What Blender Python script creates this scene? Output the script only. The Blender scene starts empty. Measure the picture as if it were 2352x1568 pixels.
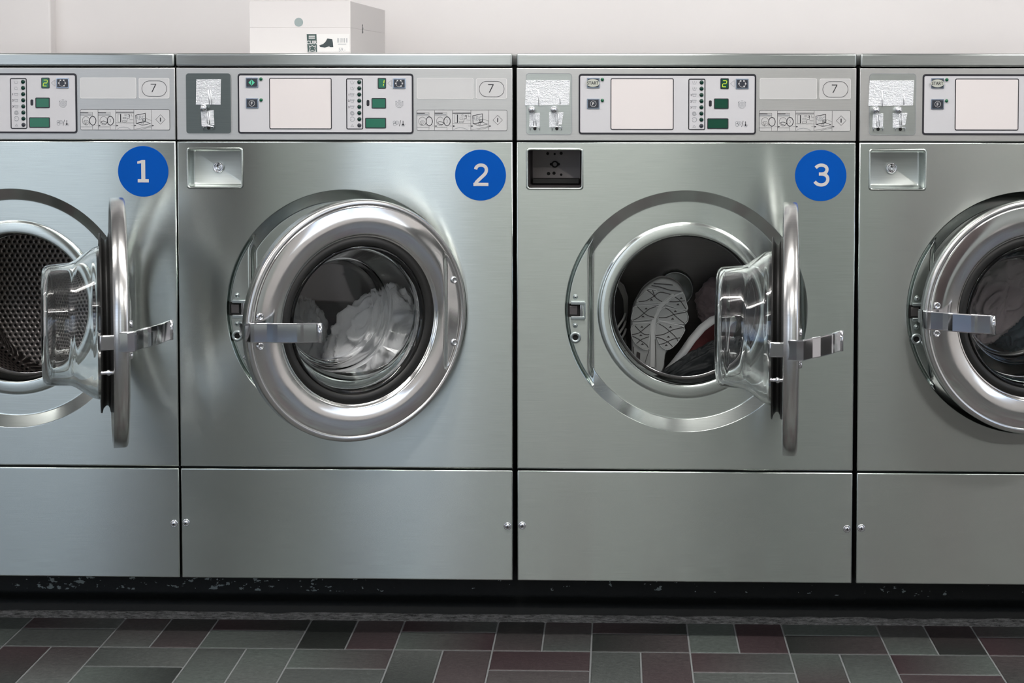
import bpy, bmesh, math, random
from mathutils import Vector, Matrix, Euler, noise
random.seed(7)
sc = bpy.context.scene
COL = sc.collection
PI = math.pi

# ------------------------------------------------------------------ camera
FPX, PPX, PPY = 3480.0, 1338.61, 315.27
CAM = Vector((0, -3.05, 1.17))
yaw, pitch, roll = .0234, .04321, .00084
fw = Vector((-math.sin(yaw)*math.cos(pitch), math.cos(yaw)*math.cos(pitch), -math.sin(pitch)))
r0 = Vector((math.cos(yaw), math.sin(yaw), 0)); u0 = r0.cross(fw)
rt = r0*math.cos(roll)+u0*math.sin(roll); up = u0*math.cos(roll)-r0*math.sin(roll)
cam = bpy.data.cameras.new('camera'); camo = bpy.data.objects.new('camera', cam); COL.objects.link(camo)
M = Matrix.Identity(4)
for i in range(3):
    M[i][0] = rt[i]; M[i][1] = up[i]; M[i][2] = -fw[i]; M[i][3] = CAM[i]
camo.matrix_world = M
cam.sensor_width = 36; cam.lens = FPX/2352*36
cam.shift_x = (1176-PPX)/2352; cam.shift_y = (PPY-784)/2352
cam.clip_start = .05
cam.dof.use_dof = True; cam.dof.focus_distance = 3.03; cam.dof.aperture_fstop = 5.6
sc.camera = camo

def at(px, py, Y=0.0):
    """point of the real plane y=Y that was measured at this pixel of the photograph"""
    d = fw+rt*((px-PPX)/FPX)+up*((PPY-py)/FPX)
    t = (Y-CAM.y)/d.y
    return CAM+d*t

# ------------------------------------------------------------------ world, exposure, lights
sc.view_settings.view_transform = 'Standard'; sc.view_settings.look = 'None'
sc.view_settings.exposure = 0.55; sc.view_settings.gamma = 1
sc.view_settings.use_curve_mapping = False
w = bpy.data.worlds.new('world'); sc.world = w; w.use_nodes = True
nt = w.node_tree; bg = nt.nodes['Background']
tc = nt.nodes.new('ShaderNodeTexCoord'); sx = nt.nodes.new('ShaderNodeSeparateXYZ'); cr = nt.nodes.new('ShaderNodeValToRGB')
nt.links.new(tc.outputs['Generated'], sx.inputs[0]); nt.links.new(sx.outputs['Z'], cr.inputs[0])
cr.color_ramp.elements[0].position = 0.0; cr.color_ramp.elements[0].color = (.88, .91, .95, 1)
cr.color_ramp.elements[1].position = .5; cr.color_ramp.elements[1].color = (.34, .58, 1, 1)
nt.links.new(cr.outputs[0], bg.inputs[0]); bg.inputs[1].default_value = 1.45

def area(name, loc, rot, sx_, sy_, power, color=(1, 1, 1), portal=False):
    l = bpy.data.lights.new(name, 'AREA'); l.shape = 'RECTANGLE'; l.size = sx_; l.size_y = sy_
    l.energy = power; l.color = color
    if portal: l.cycles.is_portal = True
    o = bpy.data.objects.new(name, l); COL.objects.link(o); o.location = loc; o.rotation_euler = rot
    return o
CEIL = 2.75
XL, XR, YF, YB = -4.6, 3.6, -4.5, .80
TUBES = [(-2.6, -1.0), (-0.4, -1.0), (1.8, -1.0), (-2.6, -3.2), (-0.4, -3.2), (1.8, -3.2)]
for (x, y) in TUBES:
    k_ = .45 if x < -2 else 1
    area('ceiling_tube_light', (x, y, CEIL-.235), (0, 0, 0), 1.4, .12, (20 if y > -2 else 17)*k_, (1, .965, .94))
    area('ceiling_tube_light', (x, y, CEIL-.155), (PI, 0, 0), 1.4, .12, 9*k_, (1, .965, .94))
for (x0, x1, z0, z1) in ((-4.3, -2.42, .35, 2.45), (-1.42, -.72, .08, 2.15)):
    area('window_portal', ((x0+x1)/2, YF-.02, (z0+z1)/2), (math.radians(90), 0, 0), x1-x0, z1-z0, 1, portal=True)

area('window_portal', (3.62, -2.6, 1.55), (0, math.radians(90), 0), 1.7, 1.8, 1, portal=True)  # portal for the added window in the right wall
# ------------------------------------------------------------------ materials
def mat(name, base=(.8, .8, .8), rough=.5, metal=0.0, **kw):
    m = bpy.data.materials.new(name); m.use_nodes = True
    b = m.node_tree.nodes['Principled BSDF']
    b.inputs['Base Color'].default_value = (*base, 1); b.inputs['Roughness'].default_value = rough
    b.inputs['Metallic'].default_value = metal
    for k, v in kw.items():
        b.inputs[k.replace('_', ' ')].default_value = v
    return m
def N(m, t, **kw):
    n = m.node_tree.nodes.new(t)
    for k, v in kw.items(): setattr(n, k, v)
    return n
def L(m, a, b): m.node_tree.links.new(a, b)
def P(m): return m.node_tree.nodes['Principled BSDF']
def coords(m, scale, kind='Object'):
    t = N(m, 'ShaderNodeTexCoord'); mp = N(m, 'ShaderNodeMapping'); mp.inputs['Scale'].default_value = scale
    L(m, t.outputs[kind], mp.inputs[0]); return mp.outputs[0]
def noise_n(m, vec, scale, detail=3, rough=.5):
    n = N(m, 'ShaderNodeTexNoise'); n.inputs['Scale'].default_value = scale; n.inputs['Detail'].default_value = detail
    n.inputs['Roughness'].default_value = rough; L(m, vec, n.inputs['Vector']); return n.outputs['Fac']
def ramp(m, fac, stops):
    r = N(m, 'ShaderNodeValToRGB'); e = r.color_ramp.elements
    while len(e) < len(stops): e.new(.5)
    for el, (p, c) in zip(e, stops):
        el.position = p; el.color = (*c, 1) if len(c) == 3 else c
    L(m, fac, r.inputs[0]); return r.outputs[0]
def maprange(m, fac, a, b, c, d):
    r = N(m, 'ShaderNodeMapRange'); r.inputs[1].default_value = a; r.inputs[2].default_value = b
    r.inputs[3].default_value = c; r.inputs[4].default_value = d; L(m, fac, r.inputs[0]); return r.outputs[0]
def bump(m, h, strength, dist, prev=None):
    b = N(m, 'ShaderNodeBump'); b.inputs['Strength'].default_value = strength; b.inputs['Distance'].default_value = dist
    L(m, h, b.inputs['Height'])
    if prev is not None: L(m, prev, b.inputs['Normal'])
    return b.outputs[0]

def steel(name, base, rough, aniso, wave=.0, scratch=.15, grain=.13):
    m = mat(name, base, rough, 1.0, Anisotropic=aniso)
    tg = N(m, 'ShaderNodeCombineXYZ'); tg.inputs[2].default_value = 1.0
    L(m, tg.outputs[0], P(m).inputs['Tangent'])
    g = noise_n(m, coords(m, (16, 16, 1100)), 1, 2)
    mx = N(m, 'ShaderNodeMix', data_type='RGBA'); mx.inputs['Factor'].default_value = .5
    lo = tuple(c*(1-grain*.5) for c in base); hi = tuple(min(1, c*(1+grain*.3)) for c in base)
    L(m, ramp(m, g, [(.3, lo), (.7, hi)]), P(m).inputs['Base Color'])
    n1 = None
    if wave:
        n1 = bump(m, noise_n(m, coords(m, (2.2, 2.2, .9)), 1.5, 1), wave, .02)
    if scratch: n1 = bump(m, noise_n(m, coords(m, (40, 40, 14)), 3, 4, .7), scratch*.05, .0006, n1)
    if n1 is not None: L(m, n1, P(m).inputs['Normal'])
    return m
STEEL = steel('brushed_steel', (.59, .64, .612), .23, 1.0, wave=.06, scratch=0)
STEEL_LID = steel('lid_steel', (.50, .535, .525), .30, .85, wave=.12, scratch=0)
# pressing the dish stretched the sheet: on its slopes the brushing is gone and the metal is smoother
_g = N(STEEL, 'ShaderNodeTexCoord'); _sx = N(STEEL, 'ShaderNodeSeparateXYZ'); L(STEEL, _g.outputs['Normal'], _sx.inputs[0])
_ab = N(STEEL, 'ShaderNodeMath', operation='ABSOLUTE'); L(STEEL, _sx.outputs[1], _ab.inputs[0])
L(STEEL, maprange(STEEL, _ab.outputs[0], .86, .99, .12, .23), P(STEEL).inputs['Roughness'])
L(STEEL, maprange(STEEL, _ab.outputs[0], .86, .99, 0, 1.0), P(STEEL).inputs['Anisotropic'])
STEEL_CTRL = steel('satin_panel_steel', (.62, .625, .615), .42, .4, grain=.08)
STEEL_DARK = steel('dark_coin_plate_steel', (.17, .195, .19), .38, .5)
STEEL_PLATE = steel('coin_plate_steel', (.56, .60, .58), .36, .4)
POLISH = mat('polished_steel', (.80, .80, .785), .11, 1.0)
_s = noise_n(POLISH, coords(POLISH, (5, 5, 5)), 2, 6, .65); L(POLISH, maprange(POLISH, _s, .35, .8, .07, .22), P(POLISH).inputs['Roughness'])
L(POLISH, bump(POLISH, noise_n(POLISH, coords(POLISH, (6, 6, 6)), 1.3, 1), .10, .02), P(POLISH).inputs['Normal'])
RIM = steel('satin_door_rim', (.66, .66, .65), .24, .3)
CHROME = mat('chrome', (.78, .79, .82), .05, 1.0)
DULLMETAL = mat('zinc_metal', (.45, .5, .5), .35, 1.0)
FOIL = mat('foil_tape', (.86, .88, .90), .30, 1.0)
_v = N(FOIL, 'ShaderNodeTexVoronoi'); _v.feature = 'DISTANCE_TO_EDGE'; L(FOIL, coords(FOIL, (170, 170, 110)), _v.inputs['Vector'])
L(FOIL, bump(FOIL, _v.outputs['Distance'], .55, .0012, bump(FOIL, noise_n(FOIL, coords(FOIL, (160, 160, 300)), 1, 4, .7), .6, .002)), P(FOIL).inputs['Normal'])
RUBBER = mat('black_rubber', (.012, .012, .011), .45)
BLACK = mat('black_print', (.018, .018, .024), .4)
GREYPRINT = mat('grey_print', (.30, .32, .34), .5)
MEMB = mat('control_film', (.60, .60, .62), .38)
CARD = mat('white_card', (.74, .70, .69), .55)
LABELGREY = mat('embossed_film', (.64, .64, .635), .38, .3)
EDGELIGHT = mat('edge_highlight', (.86, .85, .84), .4)  # paler than the film: highlight on the embossed outline put into the colour
BTN = mat('dark_button', (.03, .034, .045), .35)
BTNEDGE = mat('button_bevel', (.33, .40, .50), .25, .7)
GREENDISP = mat('green_display', (.0, .12, .065), .18)
GREEND = mat('dark_green_lens', (.0, .028, .018), .12)
GREENLED = mat('green_lens', (.0, .10, .04), .1)
SEG = mat('display_segment', (.5, .65, .05), .4); P(SEG).inputs['Emission Color'].default_value = (.75, .85, .05, 1); P(SEG).inputs['Emission Strength'].default_value = .12
GREENSYM = mat('green_symbol', (.10, .58, .36), .4)
OVAL = mat('start_sticker', (.50, .52, .46), .5)
BLUE = mat('blue_vinyl', (.0, .078, .40), .5, Specular_IOR_Level=.1)
NUM = mat('numeral_vinyl', (.57, .56, .54), .4)
DARKIN = mat('interior_shade', (.02, .02, .018), .6)  # near-black colour stands in for the shade in gaps and recesses
BOXIN = mat('recess_metal', (.13, .12, .12), .45, .8)
HOLE = mat('hole', (.003, .003, .003), .9)
GLASS = mat('door_glass', (.97, .99, .99), .0, 0, Transmission_Weight=1.0, IOR=1.47)
CARTON = mat('white_cardboard', (.68, .655, .65), .6)
BOOT = mat('label_boot', (.04, .055, .06), .5)
LABELD = mat('label_dark_green', (.05, .085, .08), .5)
PRINTLIGHT = mat('label_light_print', (.6, .6, .6), .5)
def fabric(name, base, rough=.9, weave=900, b=.25):
    m = mat(name, base, rough, Sheen_Weight=.25 if base[0] > .1 else 0, Specular_IOR_Level=.5 if base[0] > .1 else .25)
    v = coords(m, (1, 1, 1))
    n = noise_n(m, v, 60, 4, .6); n2 = noise_n(m, v, weave, 2)
    L(m, bump(m, n2, b, .0008, bump(m, n, .3, .004)), P(m).inputs['Normal'])
    return m
TOWEL = fabric('white_towel', (.86, .86, .87), .95, 500, .5)
GREYCLOTH = fabric('grey_cloth', (.42, .43, .43)); DARKCLOTH = fabric('dark_cloth', (.035, .035, .042))
BLACKNYLON = fabric('black_nylon', (.005, .0065, .007), .6, 1200, .05); P(BLACKNYLON).inputs['Specular IOR Level'].default_value = .2
PINKCLOTH = fabric('pinkish_grey_cloth', (.42, .36, .37)); DUSKY = fabric('dusky_pink_cloth', (.16, .125, .13)); DENIM = fabric('blue_grey_cloth', (.10, .14, .17)); TEAL = fabric('blue_cloth', (.16, .30, .38))
SOLE = mat('grey_rubber_sole', (.27, .28, .272), .6); SOLEDARK = mat('sole_groove', (.03, .026, .026), .8); SOLELIGHT = mat('sole_rib', (.42, .43, .42), .55)
SHOEWHITE = mat('white_midsole', (.70, .70, .68), .6); BURG = fabric('burgundy_mesh', (.075, .02, .02)); SHOEDARK = fabric('dark_shoe_upper', (.03, .03, .03)); SHOEGREY = fabric('grey_shoe_upper', (.16, .16, .15))

# perforated drum sheet: staggered round holes laid out around the drum axis
def drum_material():
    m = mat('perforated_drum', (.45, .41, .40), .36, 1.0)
    t = N(m, 'ShaderNodeTexCoord'); a = N(m, 'ShaderNodeSeparateXYZ'); L(m, t.outputs['UV'], a.inputs[0])
    def mth(op, x, y=None):
        n = N(m, 'ShaderNodeMath', operation=op)
        for i, v in enumerate((x, y)):
            if v is None: continue
            if isinstance(v, (int, float)): n.inputs[i].default_value = v
            else: L(m, v, n.inputs[i])
        return n.outputs[0]
    u, v = a.outputs[0], a.outputs[1]
    PX, PY = .0125, .0108
    vi = mth('DIVIDE', v, PY); row = mth('FLOOR', vi); par = mth('MODULO', row, 2.0)
    ui = mth('ADD', mth('DIVIDE', u, PX), mth('MULTIPLY', mth('ABSOLUTE', par), .5))
    fu = mth('MULTIPLY', mth('SUBTRACT', mth('FRACT', ui), .5), PX); fv = mth('MULTIPLY', mth('SUBTRACT', mth('FRACT', vi), .5), PY)
    d = mth('SQRT', mth('ADD', mth('MULTIPLY', fu, fu), mth('MULTIPLY', fv, fv)))
    mask = maprange(m, d, .0031, .0037, 0, 1)
    L(m, ramp(m, mask, [(0, (.002, .002, .002)), (1, (.45, .415, .40))]), P(m).inputs['Base Color'])
    L(m, mask, P(m).inputs['Metallic'])
    L(m, bump(m, maprange(m, d, .0025, .0055, 0, 1), .8, .0015), P(m).inputs['Normal'])
    return m
DRUMP = drum_material()
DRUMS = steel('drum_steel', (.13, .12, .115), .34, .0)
HUB = mat('drum_hub_steel', (.75, .77, .75), .38, 1.0)

# ------------------------------------------------------------------ mesh helpers
class MB:
    """collects polygons with materials, builds ONE mesh object"""
    def __init__(s): s.v = []; s.f = []; s.fm = []; s.mats = []; s.sm = []
    def mi(s, m):
        if m not in s.mats: s.mats.append(m)
        return s.mats.index(m)
    def add(s, vs, fs, m, smooth=False):
        b = len(s.v); s.v += [tuple(p) for p in vs]; k = s.mi(m)
        for f in fs: s.f.append([b+i for i in f]); s.fm.append(k); s.sm.append(smooth)
    def build(s, name, parent=None, loc=None, rot=None, uv=None, recalc=False):
        me = bpy.data.meshes.new(name); me.from_pydata(s.v, [], s.f)
        for m in s.mats: me.materials.append(m)
        me.polygons.foreach_set('material_index', s.fm); me.polygons.foreach_set('use_smooth', s.sm)
        if uv:
            ul = me.uv_layers.new(name='UVMap')
            for p in me.polygons:
                cs = [uv(me.vertices[i].co) for i in p.vertices]
                us = [c[0] for c in cs]
                for li, c in zip(p.loop_indices, cs):
                    uu = c[0]
                    if max(us)-min(us) > .6 and uu < 0: uu += c[2] if len(c) > 2 else 0
                    ul.data[li].uv = (uu, c[1])
        if recalc:
            bm = bmesh.new(); bm.from_mesh(me); bmesh.ops.remove_doubles(bm, verts=bm.verts, dist=1e-5); bmesh.ops.recalc_face_normals(bm, faces=bm.faces); bm.to_mesh(me); bm.free()
        me.update()
        o = bpy.data.objects.new(name, me); COL.objects.link(o)
        if parent: o.parent = parent
        if loc: o.location = loc
        if rot: o.rotation_euler = rot
        return o
    # -- solids
    def box(s, x0, x1, y0, y1, z0, z1, m, bev=0, seg=2):
        bm = bmesh.new(); bmesh.ops.create_cube(bm, size=1)
        for v in bm.verts: v.co = Vector(((x0+x1)/2+v.co.x*(x1-x0), (y0+y1)/2+v.co.y*(y1-y0), (z0+z1)/2+v.co.z*(z1-z0)))
        if bev: bmesh.ops.bevel(bm, geom=bm.edges[:], offset=bev, segments=seg, profile=.5, affect='EDGES')
        bm.verts.ensure_lookup_table(); bm.verts.index_update()
        bm.normal_update(); vv = [v.co.copy() for v in bm.verts]; fl = []; cv = []
        for f in bm.faces: (fl if max(abs(c) for c in f.normal) > .999 else cv).append([v.index for v in f.verts])
        s.add(vv, fl, m, False)
        if cv: s.add(vv, cv, m, True)
        bm.free()
    def prism(s, pts, y0, y1, m, side=None):
        """pts: (x,z) outline; front at y0, back at y1 (y0<y1)"""
        n = len(pts); ar = sum(pts[i][0]*pts[(i+1) % n][1]-pts[(i+1) % n][0]*pts[i][1] for i in range(n))
        if ar < 0: pts = pts[::-1]
        vs = [(x, y0, z) for x, z in pts]+[(x, y1, z) for x, z in pts]
        s.add(vs, [list(range(n))], m)
        s.add(vs, [[n+i for i in reversed(range(n))]]+[[i, n+i, n+(i+1) % n, (i+1) % n] for i in range(n)], side or m)
    def lathe(s, prof, m, seg=96, cx=0, cz=0, cy=0, closed=False, smooth=True, axis='y'):
        """prof: (radius, y). revolve about the y axis through (cx,cz)"""
        vs = []; n = len(prof)
        for k in range(seg):
            a = 2*PI*k/seg
            for r, y in prof:
                if axis == 'y': vs.append((cx+r*math.cos(a), cy+y, cz+r*math.sin(a)))
                else: vs.append((cx+r*math.cos(a), cy+r*math.sin(a), cz+y))
        fs = []
        for k in range(seg):
            k2 = (k+1) % seg
            for i in range(n if closed else n-1):
                j = (i+1) % n
                fs.append([k*n+i, k2*n+i, k2*n+j, k*n+j])
        s.add(vs, fs, m, smooth)
    def ribbon(s, pts, wd, y, m, closed=False, h=.00015):
        """flat printed line of width wd in the xz plane at y (a very thin slab)"""
        n = len(pts)
        if n < 2: return
        Lp, Rp = [], []
        for i in range(n):
            if closed: a, b = pts[(i-1) % n], pts[(i+1) % n]
            else: a, b = pts[max(i-1, 0)], pts[min(i+1, n-1)]
            p = pts[i]
            d1 = Vector((p[0]-a[0], p[1]-a[1])); d2 = Vector((b[0]-p[0], b[1]-p[1]))
            if d1.length < 1e-9: d1 = d2
            if d2.length < 1e-9: d2 = d1
            d1.normalize(); d2.normalize(); t = d1+d2
            if t.length < 1e-6: t = d1
            t.normalize(); nn = Vector((-t.y, t.x)); c = max(.35, nn.dot(Vector((-d1.y, d1.x))))
            o = nn*(wd/2/c)
            Lp.append((p[0]+o.x, p[1]+o.y)); Rp.append((p[0]-o.x, p[1]-o.y))
        vs = [(x, y, z) for x, z in Lp]+[(x, y, z) for x, z in Rp]
        rng = range(n) if closed else range(n-1)
        s.add(vs, [[n+i, n+(i+1) % n, (i+1) % n, i] for i in rng], m)
    def disc(s, cx, cz, r, y, m, seg=28, rx=None):
        rx = rx or r
        s.add([(cx+rx*math.cos(2*PI*k/seg), y, cz+r*math.sin(2*PI*k/seg)) for k in range(seg)], [list(range(seg))], m)
    def quad(s, x0, x1, z0, z1, y, m): s.add([(x0, y, z0), (x1, y, z0), (x1, y, z1), (x0, y, z1)], [[0, 1, 2, 3]], m)
    def tube(s, pts, r, m, seg=10, cap=True):
        pts = [Vector(p) for p in pts]; n = len(pts); vs = []
        for i, p in enumerate(pts):
            t = (pts[min(i+1, n-1)]-pts[max(i-1, 0)]).normalized()
            a = t.cross(Vector((0, 0, 1)))
            if a.length < .05: a = t.cross(Vector((1, 0, 0)))
            a.normalize(); b = t.cross(a); rr = r[i] if isinstance(r, (list, tuple)) else r
            vs += [p+a*rr*math.cos(2*PI*k/seg)+b*rr*math.sin(2*PI*k/seg) for k in range(seg)]
        fs = [[i*seg+k, i*seg+(k+1) % seg, (i+1)*seg+(k+1) % seg, (i+1)*seg+k] for i in range(n-1) for k in range(seg)]
        if cap: fs += [list(range(seg))[::-1], [(n-1)*seg+k for k in range(seg)]]
        s.add(vs, fs, m, True)
    def text(s, body, cx, cz, height, y, m, sx=1.0, bold=0.0, shear=0.0):
        cu = bpy.data.curves.new('t', 'FONT'); cu.body = body; cu.size = 1; cu.offset = bold; cu.resolution_u = 6; cu.shear = shear
        o = bpy.data.objects.new('t', cu); COL.objects.link(o)
        bpy.context.view_layer.update()
        me = o.evaluated_get(bpy.context.evaluated_depsgraph_get()).to_mesh()
        vs = [v.co.copy() for v in me.vertices]; fs = [list(p.vertices) for p in me.polygons]
        o.evaluated_get(bpy.context.evaluated_depsgraph_get()).to_mesh_clear()
        bpy.data.objects.remove(o); bpy.data.curves.remove(cu)
        x0 = min(v.x for v in vs); x1 = max(v.x for v in vs); y0 = min(v.y for v in vs); y1 = max(v.y for v in vs)
        k = height/(y1-y0)
        s.add([(cx+(v.x-(x0+x1)/2)*k*sx, y, cz+(v.y-(y0+y1)/2)*k) for v in vs], fs, m)

def rrect(x0, x1, z0, z1, r, n=5):
    p = []
    for cx, cz, a0 in ((x1-r, z1-r, 0), (x0+r, z1-r, 90), (x0+r, z0+r, 180), (x1-r, z0+r, 270)):
        for k in range(n+1):
            a = math.radians(a0+90*k/n); p.append((cx+r*math.cos(a), cz+r*math.sin(a)))
    return p
def empty(name, loc, label=None, cat=None, group=None):
    o = bpy.data.objects.new(name, None); COL.objects.link(o); o.location = loc; o.empty_display_size = .1
    if label: o['label'] = label
    if cat: o['category'] = cat
    if group: o['group'] = group
    return o
def tag(o, label, cat, group=None):
    o['label'] = label; o['category'] = cat
    if group: o['group'] = group
    return o
def struct(o): o['kind'] = 'structure'; return o

# ------------------------------------------------------------------ the room
wallm = mat('painted_wall', (.83, .80, .795), .6)
_n = noise_n(wallm, coords(wallm, (1, 1, 1)), 1.6, 4); L(wallm, ramp(wallm, _n, [(.3, (.80, .775, .77)), (.7, (.85, .825, .82))]), P(wallm).inputs['Base Color'])
frontm = mat('front_wall_paint', (.8, .8, .8), .7)
_n = noise_n(frontm, coords(frontm, (1, 1, 1)), .9, 2); L(frontm, ramp(frontm, _n, [(.3, (.46, .50, .48)), (.7, (.55, .59, .57))]), P(frontm).inputs['Base Color'])
brownm = mat('dark_brown_paint', (.085, .065, .063), .5)
ceilm = mat('ceiling_paint', (.78, .77, .76), .8)
framem = mat('window_frame_paint', (.5, .5, .5), .4)

def room_box(name, m, *dims):
    b = MB()
    for d in dims: b.box(*d, m)
    return struct(b.build(name))
# back wall with the flat pilaster at its left
xp = at(116, 60, YB-.04).x
b = MB(); b.box(XL, XR, YB, YB+.15, 0, CEIL, wallm); b.box(XL, xp, YB-.04, YB, 0, CEIL, wallm, .004)
struct(b.build('wall_back'))
room_box('wall_left', wallm, (XL-.15, XL, YF-.2, YB+.15, 0, CEIL))
WR = (-3.5, -1.7, .7, 2.4)  # added window in the unseen right wall, brightens the polished door rings
room_box('wall_right', wallm, (XR, XR+.15, YF-.2, WR[0], 0, CEIL), (XR, XR+.15, WR[1], YB+.15, 0, CEIL), (XR, XR+.15, WR[0], WR[1], 0, WR[2]), (XR, XR+.15, WR[0], WR[1], WR[3], CEIL))
b = MB()
for d in ((WR[0], WR[1], WR[2], WR[2]+.06), (WR[0], WR[1], WR[3]-.06, WR[3]), (WR[0], WR[0]+.06, WR[2], WR[3]), (WR[1]-.06, WR[1], WR[2], WR[3]), ((WR[0]+WR[1])/2-.03, (WR[0]+WR[1])/2+.03, WR[2], WR[3])):
    b.box(XR+.05, XR+.11, d[0], d[1], d[2], d[3], mat('added_window_frame', (.7, .7, .7), .4), .004)
struct(b.build('added_window'))
room_box('ceiling', ceilm, (XL-.15, XR+.15, YF-.2, YB+.15, CEIL, CEIL+.15))
# front wall (behind the camera) with a shop window and a glazed door
fwl = []
WIN = (-4.3, -2.42, .35, 2.45); DOR = (-1.42, -.72, .08, 2.15)
fwl += [(XL, WIN[0], YF-.2, YF, 0, CEIL), (WIN[0], WIN[1], YF-.2, YF, 0, WIN[2]), (WIN[0], WIN[1], YF-.2, YF, WIN[3], CEIL),
        (WIN[1], DOR[0], YF-.2, YF, 0, CEIL), (DOR[0], DOR[1], YF-.2, YF, DOR[3], CEIL), (DOR[0], DOR[1], YF-.2, YF, 0, DOR[2]), (DOR[1], XR, YF-.2, YF, 0, CEIL)]
room_box('wall_front', frontm, *fwl)
struct(room_box('unseen_pillar', brownm, (-2.22, -1.84, YF, YF+.10, 0, CEIL)))  # unseen dark pillar, placed for the dark band it reflects in the steel
struct(room_box('unseen_panel', brownm, (1.35, 2.6, YF, YF+.08, 0, 2.3)))  # unseen dark panel, placed to darken the reflection in the rightmost machine
b = MB()
x0, x1, z0, z1 = WIN
for d in ((x0, x1, z0, z0+.06), (x0, x1, z1-.06, z1), (x0, x0+.06, z0, z1), (x1-.06, x1, z0, z1), ((x0+x1)/2-.03, (x0+x1)/2+.03, z0, z1)):
    b.box(d[0], d[1], YF-.12, YF-.06, d[2], d[3], framem, .004)
struct(b.build('window_1'))
b = MB(); x0, x1, z0, z1 = DOR
for d in ((x0, x0+.07, z0, z1), (x1-.07, x1, z0, z1), (x0, x1, z0, z0+.12), (x0, x1, z1-.08, z1)):
    b.box(d[0], d[1], YF-.12, YF-.06, d[2], d[3], framem, .004)
struct(b.build('door_1'))
# pavement outside, seen only in reflections
b = MB(); b.box(-14, 16, -16, YF-.2, -.2, -.02, mat('pavement_stone', (.30, .30, .29), .9)); b.box(XR+.15, 16, YF-.2, 12, -.2, -.02, mat('pavement', (.30, .30, .29), .9)); struct(b.build('ground'))

# floor: basket-weave quarry tiles, one mesh; glaze colours flamed from one end of a tile to the other
grout = mat('grout', (.20, .21, .21), .9)
tilem = mat('quarry_tile', (.1, .1, .1), .42)
vc = N(tilem, 'ShaderNodeVertexColor', layer_name='Col')
_n = noise_n(tilem, coords(tilem, (1, 1.5, 1)), 90, 4, .7)
_mx = N(tilem, 'ShaderNodeMix', data_type='RGBA', blend_type='MULTIPLY'); _mx.inputs['Factor'].default_value = 1
L(tilem, vc.outputs['Color'], _mx.inputs[6]); L(tilem, ramp(tilem, _n, [(.3, (.62, .62, .62)), (.7, (1.25, 1.25, 1.25))]), _mx.inputs[7]); L(tilem, _mx.outputs[2], P(tilem).inputs['Base Color'])
L(tilem, bump(tilem, _n, .5, .0015), P(tilem).inputs['Normal'])
TX0, TY0, S = -1.053, -.036, .2
vs, fs, cs, fm = [], [], [], []
rnd = random.Random(3)
PAL = [(.095, .112, .102), (.078, .086, .081), (.062, .045, .047), (.030, .034, .031), (.10, .108, .102), (.070, .060, .060), (.052, .034, .037)]
def tile(x0, x1, y0, y1, alongx):
    g = .0017; x0 += g; x1 -= g; y0 += g; y1 -= g; bv = .0018
    a, c = rnd.choice(PAL), rnd.choice(PAL)
    b0 = len(vs)
    for (zz, ins) in ((-.004, 0), (-.001, 0), (0, bv)):
        for (x, y) in ((x0+ins, y0+ins), (x1-ins, y0+ins), (x1-ins, y1-ins), (x0+ins, y1-ins)):
            vs.append((x, y, zz)); t = (x > (x0+x1)/2) if alongx else (y > (y0+y1)/2); cs.append(a if t else c)
    for k in range(2):
        for i in range(4):
            j = (i+1) % 4; fs.append([b0+k*4+i, b0+k*4+j, b0+k*4+4+j, b0+k*4+4+i]); fm.append(0)
    fs.append([b0+8, b0+9, b0+10, b0+11]); fm.append(0)
for ib in range(-18, 24):
    for jb in range(-23, 5):
        bx, by = TX0+ib*S, TY0+jb*S
        if bx+S < XL or bx > XR or by+S < YF or by > YB: continue
        if (ib+jb) % 2 == 0:
            for k in (0, 1): tile(bx+k*S/2, bx+(k+1)*S/2, by, by+S, False)
        else:
            for k in (0, 1): tile(bx, bx+S, by+k*S/2, by+(k+1)*S/2, True)
b0 = len(vs)
vs += [(XL-.15, YF-.2, -.0012), (XR+.15, YF-.2, -.0012), (XR+.15, YB+.15, -.0012), (XL-.15, YB+.15, -.0012)]
vs += [(x, y, -.1) for x, y, z in vs[b0:b0+4]]; cs += [(.3, .3, .3)]*8
for f in ([0, 1, 2, 3], [7, 6, 5, 4], [0, 4, 5, 1], [1, 5, 6, 2], [2, 6, 7, 3], [3, 7, 4, 0]): fs.append([b0+i for i in f]); fm.append(1)
me = bpy.data.meshes.new('floor'); me.from_pydata(vs, [], fs); me.materials.append(tilem); me.materials.append(grout)
me.polygons.foreach_set('material_index', fm)
ca = me.color_attributes.new('Col', 'FLOAT_COLOR', 'POINT')
for i, c in enumerate(cs): ca.data[i].color = (*c, 1)
struct_floor = bpy.data.objects.new('floor', me); COL.objects.link(struct_floor); struct(struct_floor)

# plinth under the machines: black painted base with chipped paint, a low ledge and a mortar line
plm = mat('black_plinth_paint', (.008, .009, .008), .6, Specular_IOR_Level=.3)
v = coords(plm, (1, 1, 1)); n1 = noise_n(plm, coords(plm, (1, 1, 1.7)), 55, 3, .6); n2 = noise_n(plm, coords(plm, (1, 0, 2.5)), 3.2, 2)
sz = N(plm, 'ShaderNodeSeparateXYZ'); L(plm, v, sz.inputs[0])
band = ramp(plm, sz.outputs[2], [(.0, (0, 0, 0)), (.036, (.0, .0, .0)), (.046, (1, 1, 1)), (.07, (1, 1, 1)), (.09, (.85, .85, .85))])
lft = maprange(plm, sz.outputs[0], -.9, .9, .07, -.03)
ad = N(plm, 'ShaderNodeMath', operation='ADD'); L(plm, n1, ad.inputs[0]); L(plm, lft, ad.inputs[1])
ad2 = N(plm, 'ShaderNodeMath', operation='MULTIPLY_ADD'); L(plm, n2, ad2.inputs[0]); ad2.inputs[1].default_value = .3; L(plm, ad.outputs[0], ad2.inputs[2])
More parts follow.
